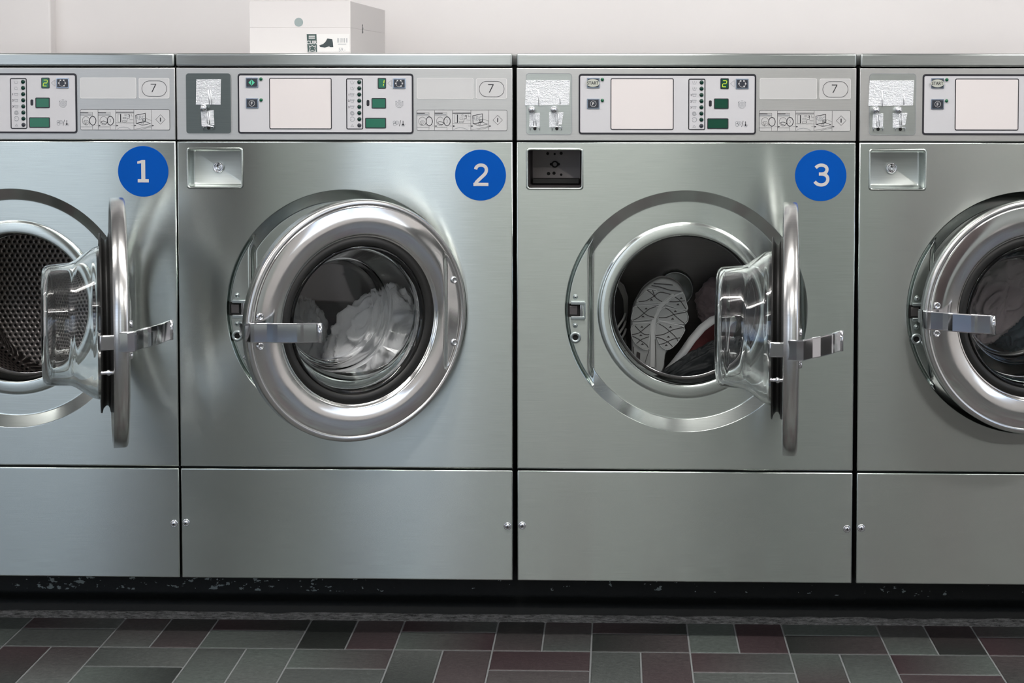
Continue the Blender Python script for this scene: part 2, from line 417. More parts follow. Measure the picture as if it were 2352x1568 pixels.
ml = N(plm, 'ShaderNodeMath', operation='MULTIPLY'); L(plm, ad2.outputs[0], ml.inputs[0]); L(plm, band, ml.inputs[1])
L(plm, ramp(plm, ml.outputs[0], [(.0, (.008, .009, .008)), (.83, (.006, .007, .006)), (.84, (.26, .30, .29))]), P(plm).inputs['Base Color'])
L(plm, bump(plm, noise_n(plm, v, 40, 5, .7), .5, .003), P(plm).inputs['Normal'])
PY = .172; PZ = .1305
b = MB()
nx = 260
def strip(mb, prof, m, jit=0.0, seed=0):
    """profile (y,z) swept along x, roughened"""
    vs = []; n = len(prof)
    for i in range(nx+1):
        x = XL+(XR-XL)*i/nx
        for j, (y, z) in enumerate(prof):
            q = noise.noise(Vector((x*23, y*40+seed, z*60)))*jit if 0 < j < n-1 else 0
            vs.append((x, y+q, z+q*.6))
    mb.add(vs, [[i*n+j, (i+1)*n+j, (i+1)*n+j+1, i*n+j+1] for i in range(nx) for j in range(n-1)], m, True)
nx = 900
strip(b, [(YB, PZ), (PY+.012, PZ), (PY, PZ-.006), (PY, .045), (PY-.004, .037), (PY-.016, .033), (PY-.024, .026), (PY-.027, .006), (PY-.03, -.004)], plm, .0012)
struct(b.build('trim_3'))
b = MB(); mort = mat('mortar', (.10, .10, .095), .95)
L(mort, bump(mort, noise_n(mort, coords(mort, (1, 1, 1)), 120, 5, .8), 1, .006), P(mort).inputs['Normal'])
L(mort, ramp(mort, noise_n(mort, coords(mort, (1, 4, 1)), 60, 5, .8), [(.35, (.03, .03, .028)), (.65, (.34, .34, .33))]), P(mort).inputs['Base Color'])
strip(b, [(PY-.02, .004), (PY-.026, .009), (PY-.031, .008), (PY-.036, .004), (PY-.044, .003), (PY-.05, -.0015)], mort, .004, 9)
struct(b.build('trim_4'))

# ceiling light fittings
for i, (x, y) in enumerate(TUBES):
    e = empty('ceiling_light', (x, y, CEIL), 'white tube light fitting on the ceiling in front of the machines', 'light', 'tube lights on the ceiling')
    b = MB(); b.box(-.75, .75, -.09, .09, -.23, -.16, framem, .005); b.build('fitting', e)
    for hx in (-.5, .5): b = MB(); b.tube([(hx, 0, -.161), (hx, 0, -.001)], .006, framem, 10); b.build('hanger', e)

# ------------------------------------------------------------------ washing machines
W = .682                                   # width of one machine
LEFT = [at(402.5, 250).x-W, at(405.5, 250).x, at(1186.5, 250).x, at(1974.5, 250).x]
X2 = LEFT[1]
def q(px, py, Y=0.0):                      # point of machine 2's front, in machine coordinates
    p = at(px, py, Y); return (p.x-X2, p.z)
def qq(x0, x1, y0, y1): a = q(x0, y1); c = q(x1, y0); return a[0], c[0], a[1], c[1]
PXM = .876e-3                              # metres per photo pixel on the front plane
ZT = 1.2069
Z_LID0 = q(800, 152.5)[1]; Z_C1 = q(800, 155.5)[1]; Z_C0 = q(800, 322)[1]
Z_F1 = q(800, 325)[1]; Z_F0 = q(800, 1073.5)[1]; Z_L1 = q(800, 1077.5)[1]; Z_L0 = .1315
RC = at(1571, 715.5); RCX = RC.x-LEFT[2]; RCZ = RC.z; RR = .2458
RCX = (RCX+(at(800, 715.5).x-X2))/2

def bx_plate(name, parent, x0, x1, z0, z1, m, y0=0.0, y1=.012, bev=.002):
    b = MB(); b.box(x0, x1, y0, y1, z0, z1, m, bev, 3); return b.build(name, parent)

# --- front panel with the pressed dish
def dish_depth(x, z):
    r = math.hypot(x, z)
    def ss(a, b_, t): t = max(0, min(1, (t-a)/(b_-a))); return t*t*(3-2*t)
    def cone(t): t = max(0, min(1, t)); return t if .12 < t < .88 else (t*t/.24+.06 if t <= .12 else 1-((1-t)**2/.24+.06)) if 0 < t < 1 else t
    tt = (RR-.0005-r)/(RR-.0005-.2225); full = .016*(0 if tt <= 0 else 1 if tt >= 1 else (tt+.0)*1.0)
    if r < .181:
        pts = [(.181, .016), (.1790, .0162), (.1772, .0140), (.174, .0128), (.165, .0118), (.157, .0118), (.1535, .0130), (.1515, .017), (.150, .027), (.149, .05)]
        full = pts[-1][1]
        for (ra, da), (rb, db) in zip(pts, pts[1:]):
            if rb <= r <= ra: full = da+(db-da)*(ra-r)/(ra-rb); break
    # raised segment at the left that carries the latch
    seg = .004+.008*(ss(RR-.0005, RR-.004, r)-ss(RR-.005, RR-.009, r))
    if r > RR-.0045: seg = .010*ss(RR-.0005, RR-.0045, r)
    k = ss(-.199, -.187, x)
    return seg*(1-k)+full*k if x < -.185 else full
def front_panel_mesh():
    b = MB(); bev = .0028
    x0, x1, z0, z1 = .0, W, Z_F0, Z_F1
    zs = q(800, 433.4)[1]                                  # split line between coin recess strip and round part
    hx0, hx1, hz0, hz1 = q(431, 0)[0], q(556, 0)[0], q(0, 431)[1], q(0, 341)[1]
    hx0, hz0 = q(431, 385)[0], q(490, 431)[1]; hx1, hz1 = q(556, 385)[0], q(490, 341)[1]
    X0, X1, Z0, Z1 = x0+bev, x1-bev, z0+bev, z1-bev
    for (a, c, d, e) in ((X0, hx0, zs, Z1), (hx1, X1, zs, Z1), (hx0, hx1, hz1, Z1), (hx0, hx1, zs, hz0)):
        b.quad(a, c, d, e, 0, STEEL)
    # round part: fan between the rectangle X0..X1, Z0..zs and the circle
    n = 384; outer, inner = [], []
    for k in range(n):
        a = 2*PI*k/n; c, s = math.cos(a), math.sin(a)
        t = min((X1-RCX)/c if c > 1e-9 else 9, (X0-RCX)/c if c < -1e-9 else 9, (zs-RCZ)/s if s > 1e-9 else 9, (Z0-RCZ)/s if s < -1e-9 else 9)
        outer.append([RCX+c*t, 0, RCZ+s*t]); inner.append((RCX+c*RR, 0, RCZ+s*RR))
    for cxn, czn in ((X0, Z0), (X1, Z0), (X0, zs), (X1, zs)):
        k = min(range(n), key=lambda i: (outer[i][0]-cxn)**2+(outer[i][2]-czn)**2); outer[k] = [cxn, 0, czn]
    b.add(outer+inner, [[k, (k+1) % n, n+(k+1) % n, n+k][::-1] for k in range(n)], STEEL)
    # rolled outer edge
    prof = [(0, 0), (bev*.45, bev*.08), (bev*.8, bev*.35), (bev, bev), (bev, .014)]
    vs = []
    for (d, yy) in prof:
        vs += [(X0-d, yy, Z0-d), (X1+d, yy, Z0-d), (X1+d, yy, Z1+d), (X0-d, yy, Z1+d)]
    b.add(vs, [[j*4+i, (j+1)*4+i, (j+1)*4+(i+1) % 4, j*4+(i+1) % 4] for j in range(len(prof)-1) for i in range(4)], STEEL, True)
    # dish
    rs = [RR]+[RR-.0008*i for i in range(1, 14)]; r = rs[-1]
    while r > .1845: r -= .0016; rs.append(r)
    rs += [.1812, .180, .1785, .1775, .1765, .1745, .172, .1685, .165, .1615, .158, .156, .154, .1527, .1515, .1507, .150, .149]
    vs = []
    for r in rs:
        for k in range(n):
            a = 2*PI*k/n; x, z = r*math.cos(a), r*math.sin(a); vs.append((RCX+x, dish_depth(x, z) if r < RR else 0, RCZ+z))
    fl, st = [], []
    for j in range(len(rs)-1):
        for k in range(n):
            f = [j*n+k, j*n+(k+1) % n, (j+1)*n+(k+1) % n, (j+1)*n+k]; ys = [vs[i][1] for i in f]
            (st if (max(ys)-min(ys)) > .00022 and rs[j] > .183 else fl).append(f)
    b.add(vs, fl+st, STEEL, True)
    return b
FRONT_MESH = front_panel_mesh().build('front_panel_proto'); front_me = FRONT_MESH.data; bpy.data.objects.remove(FRONT_MESH)

def smooth(pts, n=4, closed=True):
    out = []; N_ = len(pts)
    for i in range(N_ if closed else N_-1):
        p0, p1, p2, p3 = [Vector(pts[(i+k) % N_] if closed else pts[max(0, min(N_-1, i+k))]) for k in (-1, 0, 1, 2)]
        for j in range(n):
            t = j/n; out.append(tuple(.5*((2*p1)+(p2-p0)*t+(2*p0-5*p1+4*p2-p3)*t*t+(3*p1-p0-3*p2+p3)*t**3)))
    if not closed: out.append(pts[-1])
    return out
def numeral(b, ch, cx, cz, y):
    k = PXM
    def P_(pts): return [(cx+x*k, cz-z*k) for x, z in pts]
    if ch == '1':
        b.add([(x, y, z) for x, z in P_([(-12.5, 26), (-12.5, 18.3), (-4.2, 18.3), (-4.2, -18.5), (-13, -17.2), (-13.5, -22.5), (-2.5, -26), (5.2, -26), (5.2, 18.3), (13.2, 18.3), (13.2, 26)])], [list(range(11))[::-1]], NUM)
    elif ch == '2':
        pts = [(-13.2, -10.5)]+[( 1.0-13.0*math.cos(math.radians(t)), -11-11.4*math.sin(math.radians(t))) for t in range(25, 181, 12)]
        pts = [(-12.2, -12.5), (-10.5, -17), (-6, -21), (0.2, -22.3), (7, -20.8), (11.6, -16.5), (12.8, -11), (11.3, -5), (7, 0.5), (-2, 9), (-9.5, 16.3), (-12.6, 22.2)]
        b.ribbon(smooth(P_(pts), 5, False), 7.6*k, y, NUM); b.add([(x, y-.00004, z) for x, z in P_([(-17.3, 26), (-17.3, 18.6), (17.3, 18.6), (17.3, 26)])], [[0, 1, 2, 3]], NUM)
    else:
        a = [(-13.5, -16.5), (-9.5, -20), (-4, -22.3), (2, -22.4), (8.5, -20), (12, -15.5), (12, -10), (9, -5.2), (3, -2.6), (-6, -2.2)]
        c = [(-6, -2.2), (4, -1.8), (11, 1.5), (14.2, 7), (13.6, 14), (9, 20), (2, 22.7), (-6, 22.2), (-12, 19), (-15.5, 15.2)]
        b.ribbon(smooth(P_(a), 5, False), 7.4*k, y, NUM); b.ribbon(smooth(P_(c), 5, False), 7.4*k, y-.00003, NUM)

def arc(cx, cz, rx, rz, a0, a1, n=20): return [(cx+rx*math.cos(math.radians(a0+(a1-a0)*i/n)), cz+rz*math.sin(math.radians(a0+(a1-a0)*i/n))) for i in range(n+1)]

def control_panel(root, idx):
    cp = bx_plate('control_panel', root, 0, W, Z_C0, Z_C1, STEEL_CTRL, 0, .012, .0015)
    e = .0003
    # film with black frame, symbols
    b = MB(); x0, x1, z0, z1 = qq(547, 949.5, 169, 307)
    b.prism(rrect(x0, x1, z0, z1, .006), -.0012, .001, BLACK)
    d = 4.2*PXM; b.prism(rrect(x0+d*.9, x1-d*.9, z0+d, z1-d*1.1, .003), -.0015, -.0008, MEMB)
    Y = -.0018
    fx = rrect(*qq(797, 833, 181, 296), .0025); b.ribbon(fx, .0020, Y, BLACK, True)
    lw = .0006
    def zz(x, y): return q(780+x/9.8, 160+y/9.8)
    def ln(pts, wd=lw, m=GREYPRINT, cl=False): b.ribbon([zz(*p) for p in pts], wd, Y, m, cl)
    for k, zy in enumerate((285, 423, 562, 700, 838)):
        ln([(240, zy-30), (260, zy+30), (315, zy+30), (332, zy-30)])
        if k == 0: ln([(286, zy-40), (286, zy)])
        elif k == 1: ln([(280, zy-35), (280, zy-5)]); ln([(294, zy-35), (294, zy-5)])
        else:
            ln([(245, zy-25), (328, zy-25)]); ln([(256, zy-8), (318, zy-8)], lw*.8)
            c = zz(212, zy); b.text(str(k-1), c[0], c[1], .0042, Y, BLACK, 1, .02)
    c = zz(288, 975)
    b.ribbon([(c[0]+(.0009+.0038*t/40)*math.cos(t*.47), c[1]+(.0009+.0038*t/40)*math.sin(t*.47)) for t in range(41)], lw, Y, GREYPRINT)
    c = zz(290, 1112); b.ribbon(arc(c[0], c[1], .0046, .0046, -160, 160), lw*1.6, Y, GREYPRINT); ln([(245, 1112), (275, 1112)])
    ln([(288, 1232), (320, 1280), (256, 1280)], lw, GREYPRINT, True)
    ln([(1085, 305), (1170, 235), (1170, 380)], lw, GREYPRINT, True)
    b.prism([zz(*p) for p in [(610, 700), (620, 685), (642, 678), (664, 685), (674, 700), (674, 795), (664, 812), (642, 820), (620, 812), (610, 795)]], Y, -.0012, BLACK)
    # drum symbol, coin and temperature symbols
    c = zz(1348, 770)
    b.ribbon([(c[0]+.0078*math.cos(math.radians(a)), c[1]+.0078*math.sin(math.radians(a))) for a in (-112, -68, -22, 22, 50)], lw*1.3, Y, GREYPRINT)
    b.ribbon([(c[0]-.0078*math.cos(math.radians(a)), c[1]+.0078*math.sin(math.radians(a))) for a in (-68, -22, 22, 50)], lw*1.3, Y, GREYPRINT)
    b.ribbon(arc(c[0], c[1], .0052, .0045, 0, 360), lw, Y, GREYPRINT, True)
    for dz in (-.002, 0, .002): b.ribbon([(c[0]-.003, c[1]+dz), (c[0]+.003, c[1]+dz)], lw, Y, GREYPRINT)
    ln([(1325, 688), (1375, 688)], lw*1.6); ln([(1260, 715), (1280, 725)], lw*2.4); ln([(1436, 715), (1416, 725)], lw*2.4)
    for (ax, ay, rr) in ((1235, 1180, 28), (1245, 1228, 34), (1295, 1192, 40)):
        c = zz(ax, ay); b.ribbon(arc(c[0], c[1], rr/9.8*PXM, rr/9.8*PXM, 0, 360), lw*1.2, Y, GREYPRINT, True)
    c = zz(1295, 1192); b.text('5', c[0], c[1], .0035, Y, GREYPRINT)
    ln([(1380, 1138), (1345, 1272)], lw*1.4, BLACK); ln([(1432, 1150), (1432, 1230)], lw*2, BLACK)
    c = zz(1432, 1235); b.disc(c[0], c[1], .0019, Y, BLACK, 12); ln([(1385, 1220), (1400, 1268), (1460, 1268), (1480, 1220)])
    b.build('control_film', cp)
    # card window
    x0, x1, z0, z1 = qq(619.5, 762, 179, 296.5)
    b = MB(); b.prism(rrect(x0, x1, z0, z1, .0035), -.0021, -.001, BLACK); d = 2*PXM; b.prism(rrect(x0+d, x1-d, z0+d, z1-d, .002), -.0024, -.0015, CARD); b.build('blank_card', cp)
    # buttons
    def button(x0, x1, y0, y1, kind):
        b = MB(); X0, X1, Z0, Z1 = qq(x0, x1, y0, y1)
        b.box(X0, X1, -.0030, -.0008, Z0, Z1, BTNEDGE, .0004, 1); t = .0020
        b.box(X0+t, X1-t, -.0046, -.0028, Z0+t, Z1-t, BTN, .0004, 1)
        cx, cz = (X0+X1)/2, (Z0+Z1)/2; y = -.0049
        if kind == 'F':
            b.ribbon(arc(cx, cz, .0058, .0058, 0, 360, 32), .0007, y, PRINTLIGHT, True); b.text('F', cx, cz, .0062, y, PRINTLIGHT, 1.1, .02)
        elif kind == 'diamond':
            b.add([(cx-.0063, y, cz), (cx, y, cz-.0063), (cx+.0063, y, cz), (cx, y, cz+.0063)], [[0, 1, 2, 3]], GREENSYM); b.quad(cx-.0008, cx+.0008, cz-.0042, cz+.0042, y-.0002, BTN)
        elif kind == 'START':
            b.add([(cx-.0008+.0133*math.cos(2*PI*k/36), y, cz-.0002+.0078*math.sin(2*PI*k/36)) for k in range(36)], [list(range(36))], OVAL); b.text('START', cx-.0008, cz-.0002, .0068, y-.0002, BLACK, .84, .012)
        else:
            rr = .0066; b.ribbon(arc(cx, cz, rr, rr, -230, 50, 26), .0006, y, PRINTLIGHT)
            for a in (180, 120, 60, 0, -55): x, z = cx+rr*math.cos(math.radians(a)), cz+rr*math.sin(math.radians(a)); b.quad(x-.0014, x+.0014, z-.0014, z+.0014, y-.0002, PRINTLIGHT)
        return b.build('button', cp)
    button(565, 593.5, 178, 201, 'diamond' if idx < 2 else 'START'); button(565.5, 594, 225.5, 248.5, 'F'); button(903, 932, 180, 203, 'ring')
    # displays
    for (x0, x1, y0, y1, kind) in ((868, 887, 179, 203.5, 'digit'), (854, 887, 225, 249, ''), (839, 887, 270.5, 294.5, '')):
        b = MB(); X0, X1, Z0, Z1 = qq(x0, x1, y0, y1)
        b.prism(rrect(X0, X1, Z0, Z1, .002), -.0022, -.001, BLACK); d = 2*PXM; b.quad(X0+d, X1-d, Z0+d, Z1-d, -.0024, GREENDISP if idx < 2 else mat('green_display', (0, .055, .03), .15))
        if kind == 'digit':
            if idx == 1: b.ribbon([(X1-.0035, Z1-.0045), (X1-.0045, (Z0+Z1)/2+.0006)], .0016, -.0027, SEG); b.ribbon([(X1-.0047, (Z0+Z1)/2-.0012), (X1-.0056, Z0+.0055)], .0016, -.0027, SEG)
            elif idx in (0, 2):
                xa, xb, za, zm, zb = X0+.0052, X1-.0046, Z1-.0048, (Z0+Z1)/2, Z0+.0045
                for s in ([(xa, za), (xb, za)], [(xb+.0006, za-.0005), (xb, zm+.0006)], [(xb-.0005, zm), (xa, zm)], [(xa-.0006, zm-.0006), (xa-.0012, zb)], [(xa-.0008, zb), (xb-.0012, zb)]): b.ribbon(s, .0014, -.0027, SEG)
        b.build('display', cp)
    # indicator lights
    for k in range(8):
        c = q(825.3+.05*k, 188.5+14.15*k); b = MB(); m = GREEND if k < 7 else BTN
        b.lathe([(.0042, -.0012), (.0040, -.0024), (.0028, -.0031), (.0001, -.0034)], m, 20, c[0], c[1]); b.build('indicator_light', cp)
    for p in ((599.8, 181.5), (600.2, 229.5)):
        c = q(*p); b = MB(); b.lathe([(.0034, -.0012), (.0033, -.0030), (.0022, -.0042), (.0001, -.0046)], GREENLED, 18, c[0], c[1]); b.build('indicator_light', cp)
    # blank plate, capacity plate, instruction plate
    def plate(name, x0, x1, y0, y1):
        b = MB(); X = qq(x0, x1, y0, y1); b.prism(rrect(*X, .003), -.0006, .001, LABELGREY); b.ribbon(rrect(X[0]+.0006, X[1]-.0006, X[2]+.0006, X[3]-.0006, .003), .0007, -.0009, EDGELIGHT, True); return b
    plate('blank_plate', 957.5, 1087.5, 179, 227).build('blank_plate', cp)
    b = plate('capacity_plate', 1093.5, 1164.5, 180, 227); X = qq(1101, 1158, 186.5, 222); b.ribbon(rrect(*X, .0152, 12), .0008, -.0010, BLACK, True)
    c = q(1128, 203); b.add([(c[0]+x*.001, -.0010, c[1]+z*.001) for x, z in ((-6.0, 8.4), (5.2, 8.4), (5.2, 7.2), (-2.6, -8.2), (-4.5, -8.2), (3.2, 7.0), (-6, 7.0))], [[0, 6, 5, 4, 3, 2, 1]], BLACK)
    b.build('capacity_plate', cp)
    b = MB(); X = qq(957.5, 1164.5, 252.5, 299.5); b.prism(rrect(*X, .003), -.0006, .001, LABELGREY); b.ribbon(rrect(*X, .003), .0006, -.0009, BLACK, True)
    def z8(x, y): return q(940+x/9.046, 160+y/9.046)
    def l8(pts, wd=.00042, m=BLACK, cl=False): b.ribbon([z8(*p) for p in pts], wd, -.0010, m, cl)
    for x in (528, 900, 1280, 1652): l8([(x, 845), (x, 1255)], .0006)
    for ox in (0, 370):
        l8([(160+ox, 895), (412+ox, 895), (412+ox, 955), (160+ox, 955)]); l8([(160+ox, 905), (325+ox, 905)], .0010); l8([(160+ox, 930), (400+ox, 930)], .0016, GREYPRINT); l8([(412+ox, 955), (412+ox, 985)]); l8([(412+ox, 1165), (412+ox, 1255)]); l8([(160+ox, 1197), (412+ox, 1197)])
        l8(arc(275+ox, 1070, 78, 88, 0, 360), .0005, BLACK, True); l8(arc(417+ox, 1070, 66, 92, 0, 360), .0013, BLACK, True)
        l8([(470+ox, 1170), (550+ox, 1170)], .0003); bx = 545+ox
        t = [z8(bx, 1155), z8(bx, 1188), z8(bx+40, 1170)]; b.add([(x, -.0010, z) for x, z in t], [[0, 1, 2]], BLACK)
    l8([(225, 1080), (260, 1060), (310, 1065), (330, 1100), (355, 1170)]); l8([(225, 1080), (240, 1130), (275, 1150)]); l8([(245, 1075), (265, 1140), (300, 1110), (270, 1080)])
    l8([(590, 1090), (640, 1075), (690, 1090), (720, 1110), (690, 1140), (620, 1130), (590, 1090)], .0009); l8(arc(770, 1070, 25, 35, -90, 90))
    l8([(905, 885), (1278, 885)]); l8([(905, 905), (1278, 905)], .0011); l8([(905, 1115), (1278, 1115)]); l8([(945, 930), (945, 1100), (1010, 1100), (1010, 930)], .0004, BLACK, True); l8([(1000, 935), (1000, 1100)], .0014)
    l8([(1090, 935), (1120, 935), (1120, 965), (1090, 965)], .0004, BLACK, True); l8([(1050, 1000), (1115, 1000), (1115, 1030), (1050, 1030)], .0004, BLACK, True); l8([(1040, 1070), (1118, 1070), (1118, 1100), (1040, 1100)], .0004, BLACK, True)
    l8([(1175, 940), (1190, 980), (1185, 1020), (1140, 1020), (1130, 1095)], .0006); l8([(1190, 1045), (1270, 1050)]); l8([(1150, 945), (1190, 945), (1190, 975), (1150, 975)], .0006); l8([(1230, 930), (1230, 975), (1275, 975)]); l8(arc(1065, 1290, 150, 85, 25, 155) and [(920, 1250), (980, 1215), (1065, 1200), (1150, 1215), (1210, 1250)], .0007, GREYPRINT)
    t = [z8(915, 1155), z8(915, 1188), z8(955, 1170)]; b.add([(x, -.0011, z) for x, z in t], [[0, 1, 2]], BLACK)
    l8([(1320, 955), (1520, 915), (1520, 1085), (1325, 1125)], .0011, BLACK, True); l8([(1340, 1125), (1525, 1090), (1630, 1130), (1455, 1165)], .0008, BLACK, True)
    c = z8(1415, 1010); b.text('ABC', c[0], c[1], .0085, -.0011, GREYPRINT, .85, -.015)
    l8([(1470, 1045), (1440, 1140), (1475, 1145), (1490, 1060)]); l8(arc(1495, 1050, 38, 24, 0, 360), .0006, BLACK, True); l8([(1530, 1020), (1645, 1065)]); l8([(1290, 1250), (1645, 1180)]); l8([(1420, 1250), (1645, 1200)])
    for bx in (1292, 1665):
        t = [z8(bx, 1155), z8(bx, 1188), z8(bx+40, 1170)]; b.add([(x, -.0011, z) for x, z in t], [[0, 1, 2]], BLACK); l8([(bx-65, 1170), (bx, 1170)], .0003)
    l8([(1738, 1045), (1838, 945), (1938, 1045), (1838, 1145)], .0005, BLACK, True); l8([(1838, 1005), (1838, 1088)], .0019)
    b.build('instruction_plate', cp)
    return cp

def coin_plate(root, idx):
    X = qq(428, 530.5, 168, 307); dark = idx < 2
    b = MB(); b.prism(rrect(*X, .006), -.0008, .001, STEEL_DARK if dark else STEEL_PLATE)
    b.ribbon(rrect(*X, .006), .0009, -.0012, STEEL_CTRL if dark else BLACK if False else GREYPRINT, True)
    cp = b.build('coin_plate', root)
    if dark: cp['label'] = 'dark grey steel plate'
    def foil(pts, y=-.0015, ridge=()):
        P_ = [q(*p) for p in pts]
        b = MB(); b.prism(P_, y-.0006, -.0008, FOIL)
        for (a, c, r) in ridge:
            a = q(*a); c = q(*c); b.tube([(a[0], y-.0006, a[1]), (c[0], y-.0006, c[1])], [r, r], FOIL, 8)
        b.build('foil_tape', cp)
    def knob(x, y_):
        c = q(x, y_); b = MB(); r = .0074; pr = [(.0035, -.0008), (.0035, -.006)]+[(r*math.sin(math.radians(t)), -.0115+r*math.cos(math.radians(t))) for t in range(28, 181, 8)]
        b.lathe([(max(p[0], .00005), p[1]) for p in pr], CHROME, 28, c[0], c[1]); b.build('knob', cp)
    def slot(x, y_, wd=25):
        c = q(x, y_); b = MB(); h = wd/2*PXM
        b.tube([(c[0]-h+2*h*t/8, -.003-.0045*math.sin(PI*t/8), c[1]-.0005*math.cos(PI*t/4)) for t in range(9)], .0011, CHROME, 8)
        for s in (-1, 1): b.tube([(c[0]+s*h*.85, -.0035, c[1]), (c[0]+s*h*.85, -.001, c[1]-.007)], .0009, CHROME, 6)
        b.disc(c[0], c[1]-.0035, .0034, -.0018, HOLE, 16); b.build('coin_return', cp)
    if dark:
        foil([(451.5, 182), (508, 182), (507, 240), (450.5, 240)], ridge=(((478.5, 207), (482, 239), .0011), ((484, 207), (487, 239), .0009)))
        foil([(462, 256), (491, 252.5), (493, 287), (464, 290)], ridge=(((475.5, 258), (477, 284), .0009), ((482, 258), (482, 286), .0013)))
        knob(471, 248); slot(479.5, 290, 28)
    else:
        o = -781.5
        foil([(1208+o, 183), (1308+o, 183), (1306.5+o, 240), (1206+o, 241)], ridge=(((1236+o, 205), (1238+o, 243), .0011), ((1285+o, 214), (1286+o, 238), .0011)))
        foil([(1217+o, 259), (1240+o, 258), (1240+o, 288), (1216+o, 289)], ridge=(((1226+o, 262), (1226+o, 287), .0009), ((1231+o, 262), (1232+o, 287), .0011)))
        foil([(1261+o, 257), (1294+o, 257), (1290+o, 284), (1262+o, 291)], ridge=(((1276+o, 260), (1278+o, 285), .0009), ((1282+o, 260), (1281+o, 285), .0011)))
        knob(1222+o, 250.5); knob(1272.5+o, 250.5); slot(1229+o, 290); slot(1279+o, 290)

def coin_box(root, idx):
    hx0, hx1 = q(431, 385)[0], q(556, 385)[0]; hz0, hz1 = q(490, 431)[1], q(490, 341)[1]
    D = .031 if idx < 2 else (.085 if idx == 2 else .040)
    m = STEEL_PLATE if idx != 2 else BOXIN
    b = MB(); loops = []
    prof = [(-.0026, 0.0001), (-.0018, -.0016), (0, -.0024), (.0016, -.0016), (.0022, .001), (.0024, .008), (.0045, D-.002), (.0075, D)]
    n = None
    for (ins, y) in prof:
        p = rrect(hx0+ins, hx1-ins, hz0+ins, hz1-ins, .0055-min(ins, .004)*.5, 4); n = len(p); loops.append([(x, y, z) for x, z in p])
    vs = [v for l in loops for v in l]; k0 = 5
    fr = [[j*n+i, j*n+(i+1) % n, (j+1)*n+(i+1) % n, (j+1)*n+i] for j in range(k0) for i in range(n)]
    fi = [[j*n+i, j*n+(i+1) % n, (j+1)*n+(i+1) % n, (j+1)*n+i] for j in range(k0, len(prof)-1) for i in range(n)]
    b.add(vs, fr, STEEL, True); b.add(vs, fi+[[(len(prof)-1)*n+i for i in range(n)]], m, True)
    if idx == 2:
        for (x, y, r) in ((1258, 352.5, .0030), (1274, 353.5, .0024), (1289, 352, .0032), (1260, 398.5, .0036), (1272.5, 397.5, .0034), (1289, 401, .0026), (1266, 377, .003), (1283, 377, .003)):
            c = at(x, y, D); b.disc(c.x-LEFT[2], c.z, r, D-.0006, HOLE, 16)
        c = at(1274.5, 377, D); b.lathe([(.007, D), (.007, D-.004), (.0045, D-.005), (.004, D+.02)], HOLE, 20, c.x-LEFT[2], c.z)
        zb = hz0+.016; b.box(hx0+.008, hx1-.008, D-.03, D-.001, hz0+.006, zb, DARKIN, .001)
    cb = b.build('coin_box', root)
    if idx != 2:
        c = q(499, 385, .02) if idx < 2 else None
        cx, cz = c if c else (at(2049.5, 387, .03).x-LEFT[3], at(2049.5, 387, .03).z)
        b = MB(); y = D
        b.lathe([(.0118, y), (.0112, y-.004), (.0085, y-.0055), (.0078, y-.003), (.0060, y-.003), (.0060, y-.0055), (.0052, y-.006), (.0048, y-.002), (.0034, y-.002), (.0034, y-.006), (.0001, y-.0065)], CHROME, 32, cx, cz)
        b.box(cx-.0008, cx+.0008, y-.0072, y-.004, cz+.002, cz+.007, HOLE); b.build('lock', cb)

def screw(parent, x, z, y, r=.0078, name='screw', rot=20):
    b = MB()
    b.lathe([(r, y+.0006), (r, y-.0008), (r*.86, y-.0018), (r*.72, y-.0016), (r*.66, y-.0014), (r*.64, y-.0030), (r*.45, y-.0042), (.0001, y-.0046)], CHROME if r > .006 else DULLMETAL, 28, x, z)
    for a in (rot, rot+90):
        c, s = math.cos(math.radians(a)), math.sin(math.radians(a)); l, h = r*.34, r*.085
        b.add([(x+c*l-s*h, y-.0050, z+s*l+c*h), (x-c*l-s*h, y-.0050, z-s*l+c*h), (x-c*l+s*h, y-.0050, z-s*l-c*h), (x+c*l+s*h, y-.0050, z+s*l-c*h)], [[0, 1, 2, 3]], HOLE)
    return b.build(name, parent)

